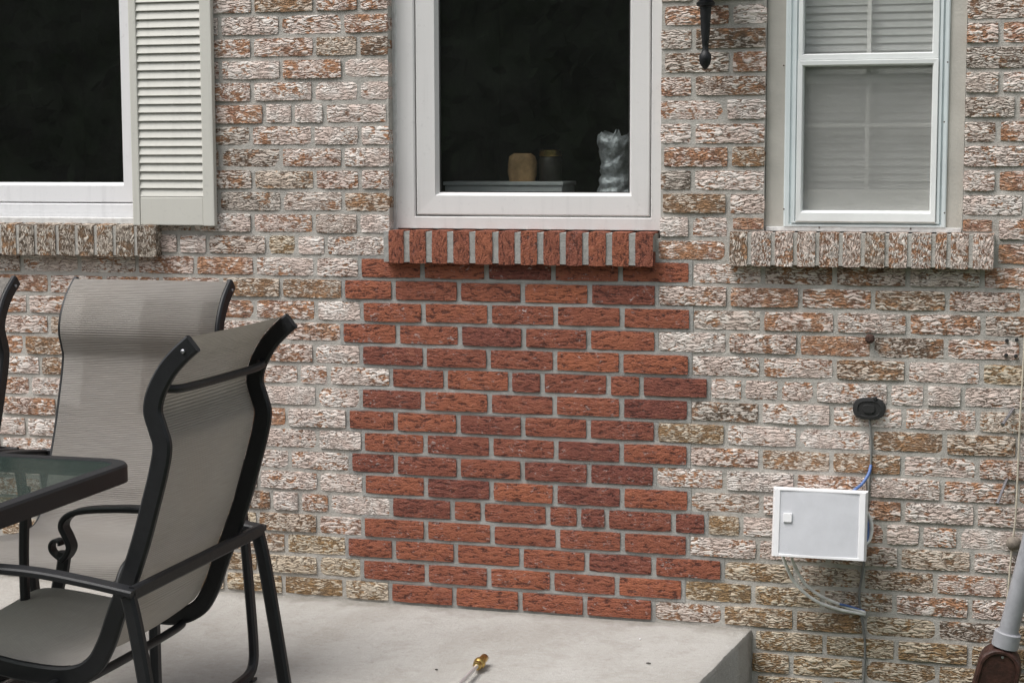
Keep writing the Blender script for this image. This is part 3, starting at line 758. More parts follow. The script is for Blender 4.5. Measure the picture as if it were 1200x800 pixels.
for px_, py_ in ((899.5+18.8, 77), (918.5, 245), (960, 266.5), (1067, 268), (1106.8, 249.5), (1110.5, 73), (1106.5, 143)):
    c = ony(px_, py_, YR-.0095); b = bmesh.new(); lathe(b, [(0, .0022), (.003, .0022), (.0036, .0012)], (c.x, YR-.005, c.z), (0, -1, 0), 8); mk('screw', b, MT['rust'], w3)
# venetian blind hanging inside
bl = empty('window_blind', ((RW[0]+RW[1])/2, .092, zsR+.05)); tag(bl, 'pale horizontal slat blind hanging inside the narrow storm window', 'blind')
z = HEAD-.03; k = 0
b = bmesh.new(); box(b, RW[0]+.01, RW[1]-.01, .080, .108, z, z+.03); mk('head_rail', b, MT['blind'], bl)
while z > zsR+.07:
    b = bmesh.new(); tl = .36 + .2*mnoise.noise(V3((k*.9, 4, 2))); dy, dz = .0125*math.cos(1.1+tl*.6), .0125*math.sin(1.1+tl*.6)
    A = [b.verts.new((x, .092+sy*dy, z+sz*dz+.002*(sy == 0))) for sy, sz in ((-1, -1), (0, 0), (1, 1)) for x in (RW[0]+.02, RW[1]-.02)]
    for i in (0, 2): b.faces.new((A[i], A[i+1], A[i+3], A[i+2]))
    bmesh.ops.solidify(b, geom=b.faces[:], thickness=.0008)
    mk('slat', b, MT['blind'], bl); z -= .0215; k += 1

# dark rooms behind the glass
def room(x0, x1, z0, z1, y0, y1, nm='room_wall', m=None):
    b = bmesh.new(); vs = [b.verts.new((x, y, z_)) for x in (x0, x1) for y in (y0, y1) for z_ in (z0, z1)]
    for f in ((0, 1, 3, 2), (4, 6, 7, 5), (0, 4, 5, 1), (0, 2, 6, 4), (1, 5, 7, 3), (2, 3, 7, 6)):
        if f == (0, 4, 5, 1): continue            # open towards the window wall
        b.faces.new([vs[i] for i in f])
    return mk(nm, b, m or MT['room'], house)
room(XL+.02, -.15, .2, 2.45, .2195, 3.2); room(-.14, 1.44, .2, 2.45, .2195, 3.2); room(1.45, XR-.02, .2, 2.45, .2195, 2.4)
ctz = gz0-.035
b = bmesh.new(); box(b, -.12, 1.42, .225, .85, ctz-.04, ctz, .004); mk('counter', b, MT['counter'], house)

# ------------------------------------------------------------------ shutter
YS = -.028
shz0, shx0, shx1 = wz(264.5, -.3, YS), wx(154.5, 1.3, YS), wx(250.5, 1.3, YS)
sh = empty('shutter', ((shx0+shx1)/2, YS, shz0), parent=house)
sh['label'] = 'cream louvred shutter beside the dark window'
ix0, ix1 = wx(163.2, 1.3, YS), wx(237, 1.3, YS); iz0 = wz(231, -.3, YS); shz1 = HEAD+.03
strip(shx0, ix0-.0003, shz0, shz1, YS, -.006, 'stile', MT['shutter'], sh, .003)
strip(ix1+.0003, shx1, shz0, shz1, YS, -.006, 'stile', MT['shutter'], sh, .003)
strip(ix0, ix1, shz0+.0015, iz0, YS+.002, -.007, 'rail', MT['shutter'], sh, .003)
strip(ix0, ix1, shz1-.08, shz1-.001, YS+.002, -.007, 'rail', MT['shutter'], sh, .003)
strip(ix0, ix1, iz0, shz1-.08, -.011, -.0075, 'backing', MT['shutter'], sh, 0)
ptc = wz(9.9*0+120, -.3, YS) - wz(129.9, -.3, YS)
z = iz0+.001
while z < shz1-.085-ptc:
    b = bmesh.new()
    pr = [(YS+.0025, z+.0015), (YS+.0035, z-.0005), (-.0105, z+.0005), (-.0105, z+ptc-.0025), (YS+.0095, z+ptc-.002)]
    lo = [b.verts.new((ix0-.001, y, zz)) for y, zz in pr]; hi = [b.verts.new((ix1+.001, y, zz)) for y, zz in pr]
    for i in range(5): b.faces.new((lo[i], hi[i], hi[(i+1) % 5], lo[(i+1) % 5]))
    b.faces.new(lo); b.faces.new(hi[::-1])
    mk('slat', b, MT['shutter'], sh); z += ptc

# ------------------------------------------------------------------ patio chairs
PROF = [(.008, 1.040), (.034, 1.018), (.060, .990), (.083, .950), (.091, .915), (.082, .882), (.074, .850), (.082, .805), (.100, .742), (.122, .670), (.146, .605), (.174, .537), (.198, .475), (.228, .430), (.280, .408), (.363, .409), (.430, .418), (.520, .428), (.580, .430), (.620, .418), (.645, .390)]
def make_chair():
    root = empty('patio_chair', (0, 0, 0))
    rail_path = smooth_path([(s, 0, z) for s, z in PROF], 5)
    for sg in (-1, 1):
        b = bmesh.new(); bar(b, [p+V3((0, sg*.223, 0)) for p in rail_path], .017, .036); mk('side_rail', b, MT['black'], root, local=True, smooth=True)
    # sling of woven fabric between the rails
    b = bmesh.new(); uvl = b.loops.layers.uv.new('UVMap'); L = 0.0; rows = []
    path = rail_path[2:-1]
    for i, p in enumerate(path):
        if i: L += (p-path[i-1]).length
        d = (path[min(i+1, len(path)-1)]-path[max(i-1, 0)]).normalized(); nr = V3((-d.z, 0, d.x))
        row = []
        for k in range(9):
            u = k/4-1; sag = (1-u*u)*.010
            row.append((b.verts.new(p+V3((0, u*.2215, 0))+nr*.0195+ (V3((d.z, 0, -d.x))*sag if p.z < .5 else V3((-sag*.6, 0, 0)))), u*.21, L))
        rows.append(row)
    for A, B in zip(rows, rows[1:]):
        for k in range(8):
            f = b.faces.new((A[k][0], A[k+1][0], B[k+1][0], B[k][0]))
            for lp, src in zip(f.loops, (A[k], A[k+1], B[k+1], B[k])): lp[uvl].uv = (src[1], src[2])
    bmesh.ops.solidify(b, geom=b.faces[:], thickness=.0022)
    mk('sling', b, MT['sling'], root, local=True, smooth=True)
    for nm, s, z, r in (('back_brace', .075, .955, .008), ('seat_brace', .262, .396, .009), ('seat_brace', .56, .405, .009)):
        b = bmesh.new(); dx = -.018 if nm == 'back_brace' else 0
        tube(b, smooth_path([(s, -.212, z), (s+dx, -.17, z-.004), (s+dx, 0, z-.006), (s+dx, .17, z-.004), (s, .212, z)], 4), r, 10); mk(nm, b, MT['black'], root, local=True, smooth=True)
    for sg in (-1, 1):
        y = sg*.282
        # rear upright, floor runner and front upright are one bent flat tube
        b = bmesh.new()
        bar(b, smooth_path([(.118, y, .585), (.100, y, .50), (.060, y, .25), (.040, y, .10), (.044, y, .045), (.075, y, .020), (.16, y, .0135), (.30, y, .0135), (.47, y, .0135), (.545, y, .022), (.575, y, .055), (.585, y, .12), (.588, y, .30), (.596, y, .42), (.583, y, .47), (.575, y, .515)], 5), .022, .027)
        mk('leg', b, MT['black'], root, local=True, smooth=True)
        b = bmesh.new()
        bar(b, smooth_path([(.105, y, .592), (.20, y, .606), (.30, y, .617), (.40, y, .619), (.49, y, .614), (.540, y, .606), (.567, y, .592), (.576, y, .572), (.566, y, .550), (.558, y, .528), (.566, y, .510), (.578, y, .498)], 6), .036, .013)
        mk('armrest', b, MT['black'], root, local=True, smooth=True)
        b = bmesh.new()
        bar(b, smooth_path([(.578, y, .497), (.592, y, .505), (.604, y, .516), (.606, y, .530), (.597, y, .540), (.585, y, .538), (.583, y, .530)], 5), .026, .007)
        mk('arm_scroll', b, MT['black'], root, local=True, smooth=True)
        b = bmesh.new(); box(b, .045, .075, y-.012, y+.012, 0, .008, .002); box(b, .50, .53, y-.012, y+.012, 0, .008, .002)
        mk('foot_glide', b, MT['gasket'], root, local=True)
        b = bmesh.new(); tube(b, [(.30, sg*.225, .395), (.30, sg*.28, .395)], .009, 8); bar(b, [V3((.30, y, .39)), V3((.588, y, .36))], .014, .02)
        mk('seat_support', b, MT['black'], root, local=True, smooth=True)
        b = bmesh.new(); lathe(b, [(0, .004), (.004, .004), (.0055, .002)], (.024, sg*.2305, 1.026), (0, sg, 0), 8); mk('bolt', b, MT['steel'], root, local=True)
    b = bmesh.new(); bar(b, [V3((.112, -.282, .590)), V3((.112, .282, .590))], .016, .026, (1, 0, 0)); mk('rear_bar', b, MT['black'], root, local=True, smooth=True)
    return root
ch1 = make_chair()
ch1.location = (.862, -1.935, 0); ch1.rotation_euler.z = math.pi
tag(ch1, 'black framed sling chair turned sideways at the table end, its back rear showing', 'chair', 'sling chairs round the patio table')
for x, y, rz, lab in ((.080, -.805, -math.pi/2+rad(0), 'black framed sling chair facing out beside the wall, behind the table corner'),
                      (-.552, -.80, -math.pi/2+rad(-2), 'black framed sling chair by the wall, next beyond the one behind the table corner')):
    c = copy_tree(ch1); c.location = (x, y, 0); c.rotation_euler.z = rz; c['label'] = lab

# ------------------------------------------------------------------ glass table
tc = onz(147, 537, .72); TX, TY = tc.x+.035, tc.y
tbl = empty('patio_table', (TX-.85, TY-.5, 0)); tag(tbl, 'glass topped patio table with thick black metal rim', 'table')
def rrect(x0, x1, y0, y1, r, n=7):
    out = []
    for cx, cy, a0 in ((x1-r, y1-r, 0), (x0+r, y1-r, 90), (x0+r, y0+r, 180), (x1-r, y0+r, 270)):
        out += [(cx+r*math.cos(rad(a0+90*k/n)), cy+r*math.sin(rad(a0+90*k/n))) for k in range(n+1)]
    return out
b = bmesh.new(); x0, y0 = TX-1.7, TY-1.05; loops = []
for ins, z in ((0.0, .680), (0, .714), (.004, .719), (.030, .719), (.032, .713), (.032, .690), (.020, .680)):
    loops.append([b.verts.new((x, y, z)) for x, y in rrect(x0+ins, TX-ins, y0+ins, TY-ins, .075-ins*.8)])
for A, B in zip(loops, loops[1:]+loops[:1]):
    for k in range(len(A)): b.faces.new((A[k], A[(k+1) % len(A)], B[(k+1) % len(A)], B[k]))
mk('table_rim', b, MT['black'], tbl, smooth=True)
b = bmesh.new(); a = [b.verts.new((x, y, .7165)) for x, y in rrect(x0+.0325, TX-.0325, y0+.0325, TY-.0325, .05)]
f = b.faces.new(a); bmesh.ops.solidify(b, geom=[f], thickness=.005); mk('glass_top', b, MT['tglass'], tbl)
for lx, ly, dx, dy in ((TX-.16, TY-.16, .015, .015), (x0+.09, TY-.10, -.02, .02), (TX-.09, y0+.10, .02, -.02), (x0+.09, y0+.10, -.02, -.02)):
    b = bmesh.new(); bar(b, smooth_path([(lx-dx, ly-dy, .683), (lx-dx*1.4, ly-dy*1.4, .5), (lx-dx, ly-dy, .25), (lx+dx, ly+dy, .0)], 5), .019, .019); mk('leg', b, MT['black'], tbl, smooth=True)

# ------------------------------------------------------------------ speaker and cables
YP = -.15
tl, tr, br, bl_ = ony(905, 572, YP+.02), ony(1015, 576.5, YP+.02), ony(1012.5, 657.5, YP-.01), ony(901, 652.5, YP-.01)
sx0_, sx1_ = (tl.x+bl_.x)/2+.004, (tr.x+br.x)/2+.004; sz1_, sz0_ = (tl.z+tr.z)/2, (bl_.z+br.z)/2
sp = empty('wall_speaker', ((sx0_+sx1_)/2, YP, sz0_)); tag(sp, 'white outdoor speaker with grey grille mounted on the brick wall', 'speaker')
def tilt(bm, k=.14):
    for v in bm.verts: v.co.y += (v.co.z-sz0_)*k - .008
b = bmesh.new()
gw = (sx1_-sx0_)
ring(b, sx0_, sx1_, sz0_, sz1_, sx0_+.022, sx1_-.022, sz0_+.009, sz1_-.005, [(0, YP+.03), (0, YP+.008), (.25, YP), (.9, YP), (1, YP+.003), (1, YP+.03)]); tilt(b)
mk('bezel', b, MT['white'], sp, smooth=True)
b = bmesh.new(); n = 12; A = []
for i in range(n+1):
    u = i/n; x = sx0_+.0215+(gw-.043)*u; yb = YP+.003-.0025*math.sin(math.pi*u)
    A.append((b.verts.new((x, yb, sz0_+.0085)), b.verts.new((x, yb, sz1_-.0045))))
for i in range(n): b.faces.new((A[i][0], A[i+1][0], A[i+1][1], A[i][1]))
tilt(b); mk('grille', b, MT['grille'], sp, smooth='all')
b = bmesh.new(); lx, lz = sx0_+.043, sz0_+.110; box(b, lx-.012, lx+.012, YP-.0035, YP+.006, lz-.012, lz+.012, .001); tilt(b); mk('badge', b, MT['white'], sp)
b = bmesh.new(); loops = []
for y, k, zt in ((YP+.029, .98, .0), (YP+.06, .90, .005), (YP+.10, .62, .015), (YP+.125, .40, .03)):
    cx = (sx0_+sx1_)/2; hw = gw/2*k
    loops.append([b.verts.new(v) for v in ((cx-hw, y, sz0_+zt), (cx+hw, y, sz0_+zt), (cx+hw, y, sz1_-zt), (cx-hw, y, sz1_-zt))])
for A, B in zip(loops, loops[1:]):
    for k in range(4): b.faces.new((A[k], A[(k+1) % 4], B[(k+1) % 4], B[k]))
b.faces.new(loops[0]); b.faces.new(loops[-1]); tilt(b, .10); mk('cabinet', b, MT['white'], sp)
b = bmesh.new(); box(b, (sx0_+sx1_)/2-.03, (sx0_+sx1_)/2+.03, -.045, .004, sz0_+.05, sz1_-.05, .003); mk('wall_bracket', b, MT['white'], sp)
def cable(pts, r, m, label, name='speaker_cable', group=None):
    b = bmesh.new(); P = [ony(x, y, Y) for x, y, Y in pts]
    tube(b, smooth_path(P, 6), r, 8); o = mk(name, b, m, smooth='all'); tag(o, label, 'cable', group); return o
cable([(913, 630, -.09), (917, 650, -.085), (921, 662, -.08), (932, 683, -.06), (955, 703, -.05), (985, 714, -.03), (1014, 719.5, -.004)], .0050, MT['cable_w'], 'white cable drooping lowest below the speaker')
cable([(924, 630, -.07), (927, 650, -.066), (931, 662, -.062), (943, 683, -.05), (962, 698, -.04), (988, 709, -.022), (1014, 717.5, -.006)], .0048, MT['cable_w'], 'white cable drooping just above its lower twin under the speaker')
cable([(984, 707.5, -.03), (995, 710, -.02), (1013, 716, -.004)], .0036, MT['cable_b'], 'short blue cable entering the wall with the white cables')
cable([(1020.5, 545, -.004), (1018, 555, -.02), (1010, 567, -.04), (1000, 575, -.06), (990, 585, -.07)], .0045, MT['cable_b'], 'blue cable from the upright joint to the speaker top')
cable([(1008, 596, -.10), (1016, 600, -.085), (1021.5, 615, -.08), (1019, 632, -.085), (1010, 640, -.10)], .0050, MT['cable_w'], 'outer loop of white cable at the speaker side')
cable([(1008, 600, -.105), (1014, 606, -.09), (1017, 618, -.085), (1015, 634, -.09), (1006, 642, -.105)], .0050, MT['cable_b'], 'loop of blue cable tucked at the speaker side')
cable([(1018.5, 488, -.004), (1019.5, 500, -.004), (1021, 520, -.0035), (1020.5, 545, -.003), (1018, 575, -.002), (1013.5, 640, -.0015), (1011.5, 665, -.002), (1007, 700, -.003), (1013, 745, -.003), (1013.5, 770, -.003), (1012, 800, -.003), (1010, 840, -.003)], .0034, MT['cable_g'], 'thin grey cable running down the wall from the black oval plate')
cable([(1203, 300, -.006), (1201.5, 380, -.008), (1198.5, 440, -.008), (1195, 500, -.01), (1190.5, 600, -.012), (1186, 640, -.012), (1181.5, 690, -.012), (1179, 714, -.012), (1177, 745, -.010)], .0028, MT['cord'], 'thin beige cord hanging down the wall above the grey pipe', 'cord')

# ------------------------------------------------------------------ small things on the wall
c = ony(1018.5, 478.5, -.006)
pl = empty('cover_plate', (c.x, -.004, c.z-.03)); tag(pl, 'black oval cover plate on the wall above the speaker', 'cover plate')
b = bmesh.new(); loops = []
for k, y in ((1, .006), (1, -.010), (.95, -.014), (.70, -.0155), (.66, -.013), (.40, -.013), (.36, -.017), (.10, -.017)):
    loops.append([b.verts.new((c.x+.0455*k*math.copysign(abs(math.cos(a))**.75, math.cos(a)), y, c.z+.0315*k*math.copysign(abs(math.sin(a))**.8, math.sin(a)))) for a in [2*math.pi*i/32 for i in range(32)]])
for A, B in zip(loops, loops[1:]):
    for i in range(32): b.faces.new((A[i], A[(i+1) % 32], B[(i+1) % 32], B[i]))
b.faces.new(loops[-1]); mk('plate', b, MT['gasket'], pl, smooth=True)
b = bmesh.new(); lathe(b, [(0, .006), (.006, .006), (.008, .004)], (c.x+.017, -.010, c.z+.030), (0, -1, 0), 10); mk('lug', b, MT['gasket'], pl)
c = ony(1022, 397, -.01); b = bmesh.new(); lathe(b, [(0, .004), (.012, .0045), (.013, .013), (.020, .014), (.026, .007)], (c.x, .004, c.z), (-.35, -1, .05), 10)
tag(mk('wall_hook', b, MT['rust'], smooth=True), 'small rusty bolt head sticking out beside the dark brick', 'bolt')
for i, (p0, p1) in enumerate((((1187.5, 479, .004), (1175, 497, -.055)), ((1180.5, 560, .004), (1168.5, 590, -.075)))):
    a, d = ony(*p0), ony(*p1); b = bmesh.new(); tube(b, [a, a+(d-a)*.5, d], .0046, 8); q = (d-a).normalized(); lathe(b, [(0, .0046), (.001, .0062), (.003, .0058)], d-q*.002, q, 8)
    tag(mk('steel_pin', b, MT['steel'], smooth=True), ('shorter', 'longer')[i]+' grey steel pin slanting out of the wall beside the beige cord', 'pin')
for i, (x, y) in enumerate(((1180, 399), (1191.5, 398), (1179, 416), (1190.5, 417))):  # black discs standing in for the dark of four screw holes
    c = ony(x, y, -.003); b = bmesh.new(); lathe(b, [(0, .0052), (.006, .0055), (.0075, .004)], (c.x, .001, c.z), (0, -1, 0), 10)
    tag(mk('hole_disc', b, MT['gasket']), 'small black disc standing in for a dark screw hole, one of four in a square', 'screw hole', 'dark screw hole discs beside the cord')
c = ony(1188.5, 637, -.02); b = bmesh.new(); lathe(b, [(0, .018), (.012, .021), (.022, .019), (.030, .012), (.033, .004)], (c.x, .004, c.z), (-.1, -1, 0), 16)
tag(mk('pipe_cap', b, MT['dirt'], smooth=True), 'round dirty brown pipe cap on the wall above the grey pipe', 'pipe cap')

# grey drain pipe with brown boot in the right corner
a, d = ony(1212, 622, -.075), ony(1178.5, 752, -.075); ax = (a-d).normalized()
dp = empty('drain_pipe', (d.x-.05, -.075, -.42)); tag(dp, 'slanted grey drain pipe with a collar and dark brown boot', 'drain pipe')
b = bmesh.new(); tube(b, [d, a] + smooth_path([a+ax*.8, a+ax*.86, a+ax*.89+V3((0, .03, 0)), a+ax*.9+V3((0, .09, 0))], 4), .0265, 24); mk('pipe', b, MT['pvc'], dp, smooth=True)
b = bmesh.new(); lathe(b, [(-.012, .028), (-.012, .0365), (.028, .0365), (.0305, .034), (.0305, .027)], d, ax, 24); mk('collar', b, MT['pvc'], dp, smooth=True)
b = bmesh.new(); sd_ = V3((ax.z, 0, -ax.x)).normalized(); dn = -V3((ax.x, 0, ax.z)).normalized(); top = d + dn*.022
hw = .057; out = [(hw*math.cos(t), hw*math.sin(t)*.9) for t in [math.pi*k/14 for k in range(15)]]
shape = [(u, .045-v) for u, v in out] + [(-hw-.008, .44), (hw+.008, .44)]
loops = []
for ins, y in ((0, .045), (0, -.030), (.004, -.036), (.010, -.036), (.012, -.031)):
    loops.append([b.verts.new(top+sd_*(u*(1-ins/hw))+dn*(v+(ins if v < .1 else 0)-0)+V3((0, y, 0))) for u, v in shape])
for A, B in zip(loops, loops[1:]):
    for k in range(len(A)): b.faces.new((A[k], A[(k+1) % len(A)], B[(k+1) % len(A)], B[k]))
b.faces.new(loops[-1]); b.faces.new(loops[0]); mk('boot', b, MT['brown'], dp, smooth=True)
b = bmesh.new(); q = top+V3((0, -.036, 0))+dn*.012; lathe(b, [(0, .004), (.003, .0035)], q, (0, -1, 0), 8); mk('screw', b, MT['steel'], dp)

# wall lantern, only its tail hangs into the picture
YT = -.10
c = ony(827, 5, YT); tipz = wz(82, c.x, YT); H = c.z-tipz
lt = empty('wall_lantern', (c.x, YT, tipz)); tag(lt, 'black iron wall lantern, its tapered tail and pointed finial hanging between the windows', 'lantern')
b = bmesh.new(); lathe(b, [(0, .0015), (.006, .008), (.016, .0145), (.030, .0175), (.042, .0165), (.050, .010), (.053, .0085), (.060, .0095), (.064, .0085), (.066, .009), (H*.55, .0125), (H-.008, .0165), (H-.005, .025), (H+.003, .0265), (H+.007, .022), (H+.012, .018)], (c.x, YT, tipz), (0, 0, 1), 16); mk('tail', b, MT['black'], lt, smooth=True)
b = bmesh.new(); lathe(b, [(0, .02), (.03, .05), (.05, .07), (.055, .075), (.06, .07)], (c.x, YT, c.z+.0125), (0, 0, 1), 6); mk('base', b, MT['black'], lt)
b = bmesh.new(); lathe(b, [(0, .066), (.2, .082)], (c.x, YT, c.z+.073), (0, 0, 1), 6); mk('glass', b, MT['storm'], lt)
b = bmesh.new(); lathe(b, [(0, .095), (.01, .095), (.07, .035), (.09, .012), (.11, .008)], (c.x, YT, c.z+.274), (0, 0, 1), 6); mk('cap', b, MT['black'], lt)
b = bmesh.new(); box(b, c.x-.03, c.x+.03, -.012, .003, c.z+.02, c.z+.26, .004); tube(b, smooth_path([(c.x, -.01, c.z+.20), (c.x, -.035, c.z+.10), (c.x, -.07, c.z+.035), (c.x, YT+.02, c.z+.03)], 5), .010, 10); mk('wall_plate', b, MT['black'], lt)

# ------------------------------------------------------------------ things inside the middle window
yb = .33
def at_in(x, y, Y): return ony(x, y, Y)
p0, p1 = at_in(518, 214, .30), at_in(659, 226, .30)
x0, x1 = wx(522, 1.3, .30), wx(660, 1.3, .30); zt = wz(213, .9, .30)
wb = empty('bread_box', ((x0+x1)/2, .35, ctz)); tag(wb, 'low white box lying on the counter inside the middle window', 'box')
b = bmesh.new(); box(b, x0, x1, .29, .45, ctz, zt-.012, .006); mk('body', b, MT['white'], wb)
b = bmesh.new(); box(b, x0-.004, x1+.004, .285, .455, zt-.0118, zt, .003); mk('lid', b, MT['white'], wb)
c0 = at_in(612, 212, .37); b = bmesh.new(); loops = []
for z, k in ((zt, .9), (zt+.03, 1), (zt+.06, 1.02), (zt+.078, .9), (zt+.088, .6)):
    loops.append([b.verts.new((c0.x+.043*k*math.copysign(abs(math.cos(t))**.6, math.cos(t))+random.uniform(-.002, .002), .37+.035*k*math.copysign(abs(math.sin(t))**.6, math.sin(t)), z)) for t in [2*math.pi*i/20 for i in range(20)]])
for A, B in zip(loops, loops[1:]):
    for i in range(20): b.faces.new((A[i], A[(i+1) % 20], B[(i+1) % 20], B[i]))
b.faces.new(loops[0][::-1]); b.faces.new(loops[-1]); tag(mk('bread_loaf', b, MT['bread'], smooth=True), 'tan rounded loaf standing on the white box behind the glass', 'loaf')
c0 = at_in(645, 212, .40); jr = empty('jar', (c0.x, .40, zt)); tag(jr, 'dark jar with a shiny lid beside the tan loaf', 'jar')
b = bmesh.new(); lathe(b, [(0, .036), (.065, .038), (.078, .032)], (c0.x, .40, zt), (0, 0, 1), 18); mk('body', b, MT['tin'], jr, smooth=True)
b = bmesh.new(); lathe(b, [(0, .036), (.004, .038), (.018, .036), (.022, .030)], (c0.x, .40, zt+.0782), (0, 0, 1), 18); mk('lid', b, MT['brass'], jr, smooth=True)
c0 = ony(722, 226, .30); b = bmesh.new(); loops = []
rr = random.Random(5)
def crk(a, t): return .34*(abs(mnoise.noise(V3((math.cos(a)*1.6, math.sin(a)*1.6, t*5))))-.2) + .14*(abs(mnoise.noise(V3((math.cos(a)*4, math.sin(a)*4, t*11))))-.2) + .10*(abs(mnoise.noise(V3((math.cos(a)*9, math.sin(a)*9, t*24))))-.2)
for i in range(33):
    t = i/32; z = ctz+.005+.20*t; k = 1-.30*math.sin(math.pi*min(1, t*1.05))**2*.45+.04*math.sin(t*9)-.10*t
    loops.append([b.verts.new((c0.x+.058*k*math.cos(a)*(1+crk(a, t)), .30+.045*k*math.sin(a)*(1+crk(a, t)*1.3), z+.01*crk(a, t+3)*(0 < t)+.035*max(0, t-.75)*4*mnoise.noise(V3((math.cos(a)*2, math.sin(a)*2, 7))))) for a in [2*math.pi*j/40 for j in range(40)]])
for A, B in zip(loops, loops[1:]):
    for i in range(40): b.faces.new((A[i], A[(i+1) % 40], B[(i+1) % 40], B[i]))
b.faces.new(loops[0][::-1]); b.faces.new(loops[-1]); tag(mk('plastic_bag', b, MT['foil'], smooth='all'), 'crinkled silvery bag at the right edge inside the middle window', 'bag')

# ------------------------------------------------------------------ spray lance lying on the patio
p1 = onz(568, 770, .018); p0 = onz(543, 797, .016); ax = (p1-p0).normalized(); hd = p1
ln = empty('spray_lance', (hd.x, hd.y, 0)); tag(ln, 'steel spray lance with a brass nozzle lying on the concrete patio', 'spray lance')
tail = hd - ax*.95; tail.z = .012
ax = (hd-tail).normalized()
b = bmesh.new(); tube(b, [hd-ax*.06, hd-ax*.5, tail], .0058, 12); mk('tube', b, MT['chrome'], ln, smooth=True)
b = bmesh.new(); lathe(b, [(-.082, .007), (-.080, .0115), (-.070, .0125), (-.066, .010), (-.060, .0155), (-.050, .0165), (-.042, .013), (-.038, .0095), (-.036, .011), (-.002, .0115), (0, .010), (-.001, .006)], hd, ax, 18); mk('nozzle', b, MT['brass'], ln, smooth=True)
b = bmesh.new(); lathe(b, [(0, .008), (-.002, .016), (-.16, .016), (-.165, .012)], tail, ax, 14); mk('grip', b, MT['black'], ln, smooth=True)
for i, (x, y, r, lab) in enumerate(((511.5, 784.5, .0045, 'tiny dark stone chip on the patio beside the lance'), (750, 748.5, .004, 'tiny pale stone chip on the patio below the red bricks'), (760, 777, .0042, 'small dark twig scrap on the patio near its right end'))):
    c = onz(x, y, 0); b = bmesh.new(); bmesh.ops.create_icosphere(b, subdivisions=1, radius=r, matrix=Matrix.Translation((c.x, c.y, r*.3)) @ Matrix.Diagonal((1.8 if i == 2 else 1, .8, .6, 1)))
    for v in b.verts: v.co += V3((rr.uniform(-1, 1), rr.uniform(-1, 1), 0))*r*.25
    tag(mk(('stone_chip', 'stone_chip', 'twig_scrap')[i], b, MT['white'] if i == 1 else MT['stone']), lab, ('stone', 'stone', 'twig')[i])

# ------------------------------------------------------------------ trees across the lawn (mirrored in the dark panes)
def tree(x, y, h, r, kind, label, seed):
    R_ = random.Random(seed); root = empty('garden_tree', (x, y, -.42)); tag(root, label, 'tree', 'trees across the lawn')
    b = bmesh.new(); tube(b, smooth_path([(x, y, -.45), (x+.05, y, h*.3), (x-.08, y+.05, h*.6), (x, y, h*.92)], 4), [max(.03, r*.09*(1-i/13)) for i in range(13)], 9)
    for k in range(9):
        a = R_.uniform(0, 6.28); z0 = h*R_.uniform(.2, .7); L = r*R_.uniform(.5, .85)
        tube(b, [(x, y, z0), (x+math.cos(a)*L*.5, y+math.sin(a)*L*.5, z0+L*.2), (x+math.cos(a)*L, y+math.sin(a)*L, z0+L*.5)], [.06, .04, .015], 6)
    mk('trunk', b, MT['bark'], root, smooth=True)
    vs, fs = [], []
    cl = []
    for k in range(70):
        t = R_.random(); zz = h*(.10+.88*t) if kind else h*(.16+.82*t)
        rad_ = r*((1-t)**.8*.95+.05 if kind else math.sin(math.pi*(.12+.83*t))**.7)
        a = R_.uniform(0, 6.28); d = rad_*math.sqrt(R_.uniform(.15, 1)); cl.append((x+d*math.cos(a), y+d*math.sin(a), zz, r*R_.uniform(.16, .34)))
    for cx, cy, cz, cr in cl:
        for _ in range(75):
            v = V3((R_.gauss(0, 1), R_.gauss(0, 1), R_.gauss(0, .8))).normalized()*cr*R_.uniform(.5, 1.05)
            c = V3((cx, cy, cz))+v; u = V3((R_.uniform(-1, 1), R_.uniform(-1, 1), R_.uniform(-1, 1))).normalized(); w = u.orthogonal().normalized()
            s = R_.uniform(.07, .16); n0 = len(vs); vs += [c+u*s, c+w*s*.6, c-u*s, c-w*s*.6]; fs.append((n0, n0+1, n0+2, n0+3))
    me = bpy.data.meshes.new('crown'); me.from_pydata([v-V3((x, y, -.42)) for v in vs], [], fs); me.materials.append(MT['leaf_d'] if kind else MT['leaf'])
    o = bpy.data.objects.new('crown', me); COL.objects.link(o); o.parent = root
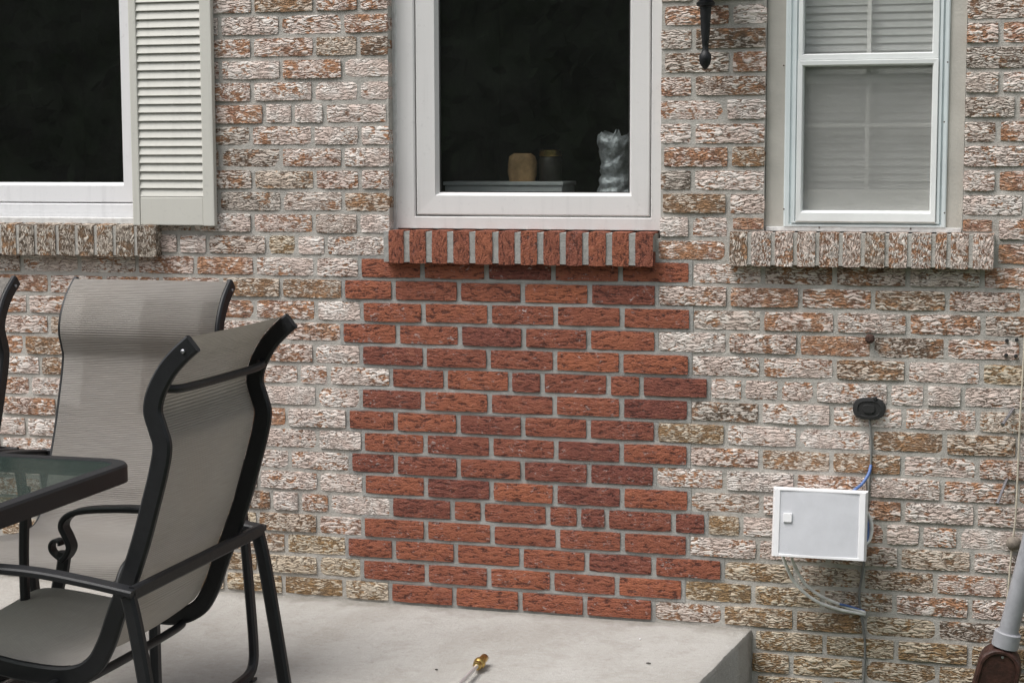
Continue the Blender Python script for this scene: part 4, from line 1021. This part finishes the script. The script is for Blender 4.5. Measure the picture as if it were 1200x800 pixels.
def hedge(x0, x1, y, h, dep, seed):  # added out of view so the panes mirror something dark, not sky
    R_ = random.Random(seed); root = empty('added_hedge', ((x0+x1)/2, y, -.42)); tag(root, 'tall dense dark green hedge added out of view to darken the window reflections', 'hedge')
    O = V3(((x0+x1)/2, y, -.42)); vs, fs = [], []
    for _ in range(16000):
        x = R_.uniform(x0, x1); t = R_.random(); top = h*(.86+.14*mnoise.noise(V3((x*.7, 1, 0))))
        z = -.42+(top+.42)*t; d = R_.choice((-1, -1, 1))*dep/2*(1-.25*t)*R_.uniform(.75, 1.12)
        c = V3((x, y+d, z)); u = V3((R_.uniform(-1, 1), R_.uniform(-1, 1), R_.uniform(-1, 1))).normalized(); w = u.orthogonal().normalized(); s = R_.uniform(.08, .19)
        n0 = len(vs); vs += [c+u*s-O, c+w*s*.6-O, c-u*s-O, c-w*s*.6-O]; fs.append((n0, n0+1, n0+2, n0+3))
    me = bpy.data.meshes.new('foliage'); me.from_pydata(vs, [], fs); me.materials.append(MT['leaf_d'])
    o = bpy.data.objects.new('foliage', me); COL.objects.link(o); o.parent = root
    b = bmesh.new(); k = 60; A = []  # solid core that shuts out sky gaps in the added hedge
    for i in range(k+1):
        x = x0+.1+(x1-x0-.2)*i/k; tp = h*(.80+.14*mnoise.noise(V3((x*.7, 1, 0))))
        A.append([b.verts.new((x, y+yy*dep, z)) for yy, z in ((-.38, -.44), (-.36, tp*.6), (-.24, tp), (.24, tp), (.36, tp*.6), (.38, -.44))])
    for P, Q in zip(A, A[1:]):
        for j in range(5): b.faces.new((P[j], P[j+1], Q[j+1], Q[j]))
    b.faces.new(A[0]); b.faces.new(A[-1][::-1]); mk('hedge_core', b, MT['leaf_d'], root)
hedge(-16, 9, -11.5, 4.4, 1.8, 77)
for i, (x, y, h, r, kd, lab) in enumerate(((-9.5, -13, 7.5, 2.6, 1, 'tall dark evergreen standing far left across the lawn'), (-6.4, -15, 8.5, 3.2, 0, 'broad leafy tree between two dark evergreens on the lawn'),
        (-3.2, -13.5, 8, 2.5, 1, 'dark evergreen beside the broad leafy tree across the lawn'), (-.2, -15.5, 9, 3.3, 0, 'broad leafy tree straight across the lawn from the brick patch'),
        (3.2, -14, 8, 2.7, 1, 'dark evergreen facing the narrow storm window across the lawn'), (6.4, -15, 8.5, 3.3, 0, 'broad leafy tree facing the drain pipe across the lawn'), (9.6, -13.5, 7.5, 2.5, 1, 'dark evergreen farthest right across the lawn'))):
    tree(x, y, h, r, kd, lab, 20+i)
